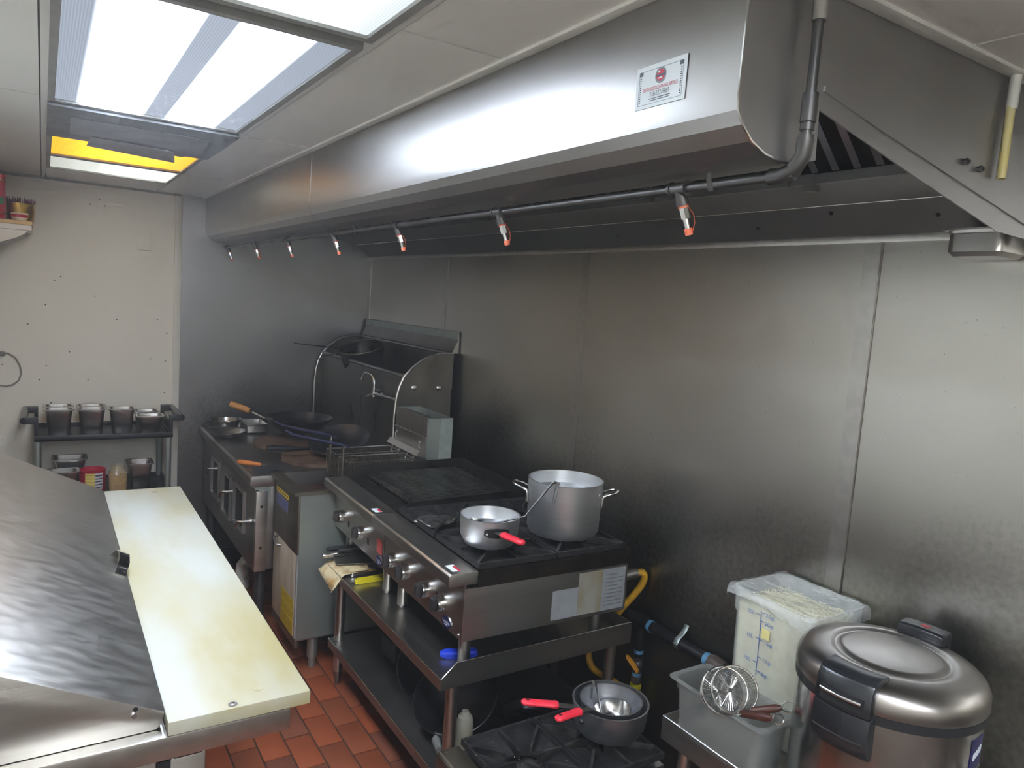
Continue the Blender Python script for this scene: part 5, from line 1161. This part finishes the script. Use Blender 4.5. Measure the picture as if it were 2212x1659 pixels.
# ------------------------------------------------------------------ side table by the wall
TZ, TX, TY1 = .580, 1.470, 1.374
st_ = thing('side_table', 'low stainless table with a raised rim under the rice cooker', 'table', (1.69, .85, 0))
obj('table_top', B().box(TX + .003, 1.864, .30, TY1 - .003, TZ - .004, TZ), STEEL, st_)
obj('front_rim', B().box(TX, TX + .003, .30, TY1, TZ - .045, TZ + .022), STEEL_Y, st_)
obj('side_rim', B().box(TX + .003, 1.864, TY1 - .003, TY1, TZ - .045, TZ + .022), STEEL, st_)
obj('rim_edge', B().tube([(TX + .0015, .30, TZ + .022), (TX + .0015, TY1 - .0015, TZ + .022), (1.864, TY1 - .0015, TZ + .022)], .0024, 6), STEEL_BRIGHT, st_)
for x in (TX + .05, 1.83):
    for y in (.36, TY1 - .05): obj('leg', B().cyl((x, y, 0), (x, y, TZ - .004), .019, n=16), STEEL, st_)
I0 = TZ + .001
# frosted plastic pan with two noodle strainers
fpn = tag(obj('plastic_pan', pan_mesh(1.5295, 1.196, I0, .140, .298, .158, rim=.009, r=.024, taper=.86), PANPLAST), 'frosted plastic food pan holding two strainers on the side table', 'pan')
def strainer(label, c, nrm, R_, depth, J_, E_, wood):
    t = thing('strainer', label, 'strainer', c, 0, 'noodle strainers in the frosted pan')
    nrm = Vector(nrm).normalized(); a = nrm.cross(Vector((0, 0, 1))).normalized(); b_ = nrm.cross(a)
    pt = lambda r, an, dp: Vector(c) + (a * cos(an) + b_ * sin(an)) * r - nrm * dp
    obj('rim_wire', B().tube([pt(R_, 2 * pi * i / 40, 0) for i in range(40)], .0026, 8, closed=True), STEEL_BRIGHT, t)
    m_ = B()
    for k in range(1, 11):
        dp = depth * k / 10; m_.tube([pt(R_ * (1 - .14 * k / 10), 2 * pi * i / 30, dp) for i in range(30)], .0007, 3, closed=True)
    for k in range(1, 9): m_.tube([pt(R_ * .86 * k / 9, 2 * pi * i / 24, depth * (1 + .06 * (1 - k / 9))) for i in range(24)], .0007, 3, closed=True)
    for k in range(48):
        an = 2 * pi * k / 48; m_.tube([pt(R_, an, 0), pt(R_ * .86, an, depth), pt(R_ * .1, an, depth * 1.05)], .0007, 3)
    obj('wire_mesh', m_, STEEL_BRIGHT, t, kind='stuff')
    obj('base_ring', B().tube([pt(R_ * .87, 2 * pi * i / 36, depth) for i in range(36)], .0012, 6, closed=True), STEEL_BRIGHT, t)
    for k in range(4):
        an = pi / 4 + pi / 2 * k; obj('rib', B().tube([pt(R_ + .001, an, -.003), pt(R_ * .875, an, depth)], .0011, 6), STEEL_PAN, t)
    h = (E_ - J_).normalized(); obj('handle_shank', B().tube([J_ + (J_ - Vector(c)).normalized() * .001, J_ + h * .02], .004, 8), STEEL_BRIGHT, t)
    h1 = J_ + h * .008; h2 = E_
    obj('wood_handle', B().tube([h1, h1 + (h2 - h1) * .08, h1 + (h2 - h1) * .85, h2], [(.008, .006), (.010, .008), (.0105, .009), (.005, .005)], 10), wood, t)
    sd_ = h.cross(nrm).normalized(); L_ = []
    for i in range(15):
        an = -pi + 2 * pi * i / 14; L_.append(h2 + h * (.018 + .016 * cos(an)) + sd_ * .013 * sin(an))
    obj('hanging_loop', B().tube(L_, .0019, 6), STEEL_BRIGHT, t)
J = PZ(1616, 1537, .752); E_ = PZ(1688, 1529, .786); dJ = (J - Vector((0, 0, CAM_H))).dot(FWD)
cs = Vector((0, 0, CAM_H)) + ray(1587, 1490) * (dJ + .022)
vn = (Vector((0, 0, CAM_H)) - cs).normalized()
n_f = (vn * .86 + RIGHT * .10 - DOWN * .16).normalized(); n_f = (n_f - (J - cs).normalized() * n_f.dot((J - cs).normalized())).normalized()
strainer('front strainer with a dark wooden handle in the frosted pan', cs, n_f, (J - cs).length, .050, J, E_, WOOD_D)
J2 = J + (-RIGHT * .020 + DOWN * .010 + FWD * .016); E2 = PZ(1668, 1552, .778); cs2 = cs + (-RIGHT * .020 + DOWN * .010 + FWD * .018)
n_f2 = (vn * .84 + RIGHT * .20 - DOWN * .12).normalized(); n_f2 = (n_f2 - (J2 - cs2).normalized() * n_f2.dot((J2 - cs2).normalized())).normalized()
strainer('strainer tucked behind the front one in the frosted pan', cs2, n_f2, (J2 - cs2).length, .050, J2, E2, WOOD_D)

# ------------------------------------------------------------------ square tub of noodles under cling film
X0, X1, Y0, Y1, ZT_ = 1.662, 1.898, 1.072, 1.340, .970
tub = thing('noodle_tub', 'tall translucent square tub of rice noodles under cling film', 'food tub', (1.78, 1.205, I0))
cxm, cym, wx, wy = (X0 + X1) / 2, (Y0 + Y1) / 2, X1 - X0, Y1 - Y0
zs = ZT_ - .075
rings = [rr(cxm, cym, wx * .90, wy * .90, .03, I0), rr(cxm, cym, wx * .93, wy * .93, .035, I0 + .012), rr(cxm, cym, wx * .955, wy * .955, .03, zs), rr(cxm, cym, wx * .99, wy * .99, .03, zs + .010), rr(cxm, cym, wx, wy, .03, ZT_ - .004), rr(cxm, cym, wx + .006, wy + .006, .032, ZT_), rr(cxm, cym, wx - .006, wy - .006, .028, ZT_)]
obj('tub_body', B().loft(rings, True, False), TUB, tub)
obj('noodles', B().loft([rr(cxm, cym, wx * .88, wy * .88, .03, I0 + .006), rr(cxm, cym, wx * .93, wy * .93, .03, zs), rr(cxm, cym, wx * .935, wy * .935, .03, ZT_ - .052), rr(cxm, cym, wx * .7, wy * .7, .05, ZT_ - .034)], True, True), NOODLE, tub)
nd = B(); r_ = random.Random(21)
for k in range(230):
    a = r_.uniform(-.5, .5) + pi / 2; x, y = cxm + r_.uniform(-.40, .40) * wx, cym + r_.uniform(-.40, .40) * wy; L_ = r_.uniform(.03, .09); z = ZT_ - .040 + r_.uniform(0, .010)
    cv = r_.uniform(-.5, .5); pts = []
    for i in range(6):
        t = i / 5 - .5; xx, yy = x + L_ * t * cos(a + cv * t), y + L_ * t * sin(a + cv * t)
        xx = min(max(xx, X0 + .012), X1 - .012); yy = min(max(yy, Y0 + .012), Y1 - .012); pts.append((xx, yy, z + .004 * cos(t * 7 + k)))
    nd.tube(pts, .0011, 4)
obj('loose_noodles', nd, NOODLE, tub, kind='stuff')
# scale print on the face towards the aisle
fxp = X0 + wx * .0225 - .0012
def fx_at(z): return cxm - (wx * (.93 + (.955 - .93) * (z - I0) / (zs - I0))) / 2 - .0016
zz0, zz1 = .745, .935; yl = 1.232
def bar(y0, y1, z, h=.0016):
    x = fx_at(z) - (.004 if z > zs else 0); obj('scale_mark', B().box(x - .0006, x, min(y0, y1), max(y0, y1), z - h / 2, z + h / 2), INK_BLUE, tub)
b = B().prism([(fx_at(zz0) - .0004, yl - .0008, zz0), (fx_at(zs) - .0004, yl - .0008, zs), (fx_at(zz1) - .0048, yl - .0008, zz1), (fx_at(zz1) - .0048, yl + .0008, zz1), (fx_at(zs) - .0004, yl + .0008, zs), (fx_at(zz0) - .0004, yl + .0008, zz0)], (-.0006, 0, 0)); obj('scale_line', b, INK_BLUE, tub)
for s_, z in (('20L', .921), ('15L', .851), ('10L', .783)):
    bar(yl, yl + .014, z); text('scale_text', s_, .0155, (fx_at(z) - .0022 - (.004 if z > zs else 0), yl + .020, z - .0055), (0, -1, 0), (0, 0, 1), INK_BLUE, tub, align='RIGHT')
for s_, z in (('22qt', .929), ('20qt', .905), ('16qt', .850), ('12qt', .800), ('8qt', .760)):
    bar(yl, yl - .012, z); text('scale_text', s_, .0155, (fx_at(z) - .0022 - (.004 if z > zs else 0), yl - .017, z - .0060), (0, -1, 0), (0, 0, 1), INK_BLUE, tub, align='LEFT')
obj('date_sticker', B().box(fx_at(.873) - .0022, fx_at(.873) - .0012, 1.200, 1.226, .858, .886), mat('yellow_date_sticker', 'd9cf8a', .5, 0, 'e0d796', (30, 30, 30)), tub)
# cling film: stretched over the rim, bunched at corners and hanging over one side
cf = B(); r_ = random.Random(5); nx = ny = 22; G = []
for i in range(nx + 1):
    row = []
    for j in range(ny + 1):
        u, v = -0.10 + 1.16 * i / nx, -0.16 + 1.22 * j / ny
        x, y = X0 + wx * u, Y0 + wy * v; z = ZT_ + .003 - .016 * max(0, sin(pi * min(max(u, 0), 1))) * max(0, sin(pi * min(max(v, 0), 1))) + r_.uniform(-.0025, .0025)
        ox = max(0, -u); oy = max(0, -v); px_ = max(0, u - 1); py_ = max(0, v - 1)
        if ox: x = X0 - .006 - r_.uniform(0, .005); z -= ox * wx * (1.0 + 1.9 * max(0, .55 - v))
        if oy: y = Y0 - .006 - r_.uniform(0, .005); z -= oy * wy * .9
        if px_: x = min(X1 + .005, 1.908); z -= px_ * wx * .6
        if py_: y = Y1 + .005 + r_.uniform(0, .004); z -= py_ * wy * .8
        row.append(cf.bm.verts.new((x, y, z)))
    G.append(row)
for i in range(nx):
    for j in range(ny): cf.bm.faces.new((G[i][j], G[i + 1][j], G[i + 1][j + 1], G[i][j + 1]))
fo = obj('cling_film', cf, WRAP, tub, angle=180)

# ------------------------------------------------------------------ rice cooker
RX, RY, RR, RB = 1.648, .862, .196, .900
rc = thing('rice_cooker', 'big round stainless rice cooker with a black latch on the side table', 'rice cooker', (RX, RY, I0))
obj('body', B().lathe([(0, I0 + .012), (RR - .03, I0 + .012), (RR - .004, I0 + .02), (RR - .001, I0 + .04), (RR - .001, RB), (RR - .012, RB)], (RX, RY, 0), n=72), STEEL_BRIGHT, rc)
obj('base_ring', B().lathe([(RR - .028, I0), (RR - .004, I0), (RR, I0 + .02), (RR - .02, I0 + .021)], (RX, RY, 0), n=60), BLACK, rc)
obj('seal_band', B().lathe([(RR - .012, RB - .001), (RR + .003, RB), (RR + .004, RB + .020), (RR - .010, RB + .021)], (RX, RY, 0), n=72), BLACK, rc)
LD = RB + .020
lidp = [(RR - .010, LD), (RR + .004, LD + .001), (RR + .005, LD + .004), (RR + .004, LD + .030), (RR - .002, LD + .044), (RR - .014, LD + .055), (RR - .034, LD + .061), (.142, LD + .065), (.128, LD + .066), (.122, LD + .062), (.116, LD + .061), (.108, LD + .066), (.100, LD + .068), (0, LD + .069)]
ld = obj('lid', B().lathe(lidp, (RX, RY, 0), n=80), mat('satin_lid_steel', '9b9793', .30, 1, 'a09c98', (8, 8, 8)), rc, angle=50)
def at(phi, r, z, side=0): return Vector((RX + r * cos(phi) - side * sin(phi), RY + r * sin(phi) + side * cos(phi), z))
PHI = radians(186)
def curved(phi, prof, hw, n=6):
    """profile (r,z) swept sideways across width 2*hw, following the round body slightly"""
    b = B(); rings = []
    for k in range(n + 1):
        s = -hw + 2 * hw * k / n; sag = .5 * s * s / RR; rings.append([at(phi, r - sag, z, s) for r, z in prof])
    return b.loft(rings, True, True)
lt_ = obj('latch_cover', curved(PHI, [(.150, LD + .062), (.155, LD + .074), (.190, LD + .075), (.214, LD + .066), (.224, LD + .050), (.226, LD - .004), (.208, LD - .004), (.205, LD + .040), (.185, LD + .058)], .060), BLACK_G, rc, bevel=.003)
obj('latch_slot', curved(PHI, [(.2245, LD + .034), (.2275, LD + .034), (.2275, LD + .004), (.2245, LD + .004)], .047), DARKHOLE, lt_)
obj('latch_bar', B().tube([at(PHI, .231 - .5 * s * s / RR, LD + .027, s) for s in (-.044, -.02, 0, .02, .044)], .005, 10), CHROME, lt_)
lw = obj('latch_base', curved(PHI, [(.198, LD - .006), (.226, LD - .006), (.230, LD - .055), (.222, LD - .085), (.210, LD - .100), (.197, LD - .102)], .062), BLACK_G, rc, bevel=.003)
obj('latch_ridge', B().tube([at(PHI, .2295 - .5 * s * s / RR, LD - .060, s) for s in (-.055, -.02, .02, .055)], .0022, 8), BLACK, lw)
hg = obj('hinge_cover', curved(PHI + pi, [(.150, LD + .060), (.152, LD + .083), (.158, LD + .088), (.200, LD + .088), (.208, LD + .080), (.212, LD - .004), (.200, LD - .004), (.198, LD + .045), (.180, LD + .060)], .052), BLACK_G, rc, bevel=.003)
q = at(PHI + pi, .176, LD + .0882); obj('red_mark', B().sphere(q, .009, 10, (.9, 1.4, .12)), mat('red_mark', 'a8242c', .4), hg)
PL = radians(274)
lbp = B(); rings = []
for k in range(9):
    an = PL - .13 + .26 * k / 8; rings.append([Vector((RX + r * cos(an), RY + r * sin(an), z)) for r, z in ((RR - .001, .815), (RR + .0006, .815), (RR + .0006, .882), (RR - .001, .882))])
lo = obj('maker_label', lbp.loft(rings, True, True), LABEL_B, rc)
rings = []
for k in range(9):
    an = PL - .09 + .18 * k / 8; zc = .842 + .014 * k / 8; hh = .006 + .003 * (k % 2)
    rings.append([Vector((RX + r * cos(an), RY + r * sin(an), z)) for r, z in ((RR + .0004, zc - hh), (RR + .0012, zc - hh), (RR + .0012, zc + hh), (RR + .0004, zc + hh))])
obj('label_print', B().loft(rings, True, True), LABEL_W, lo)
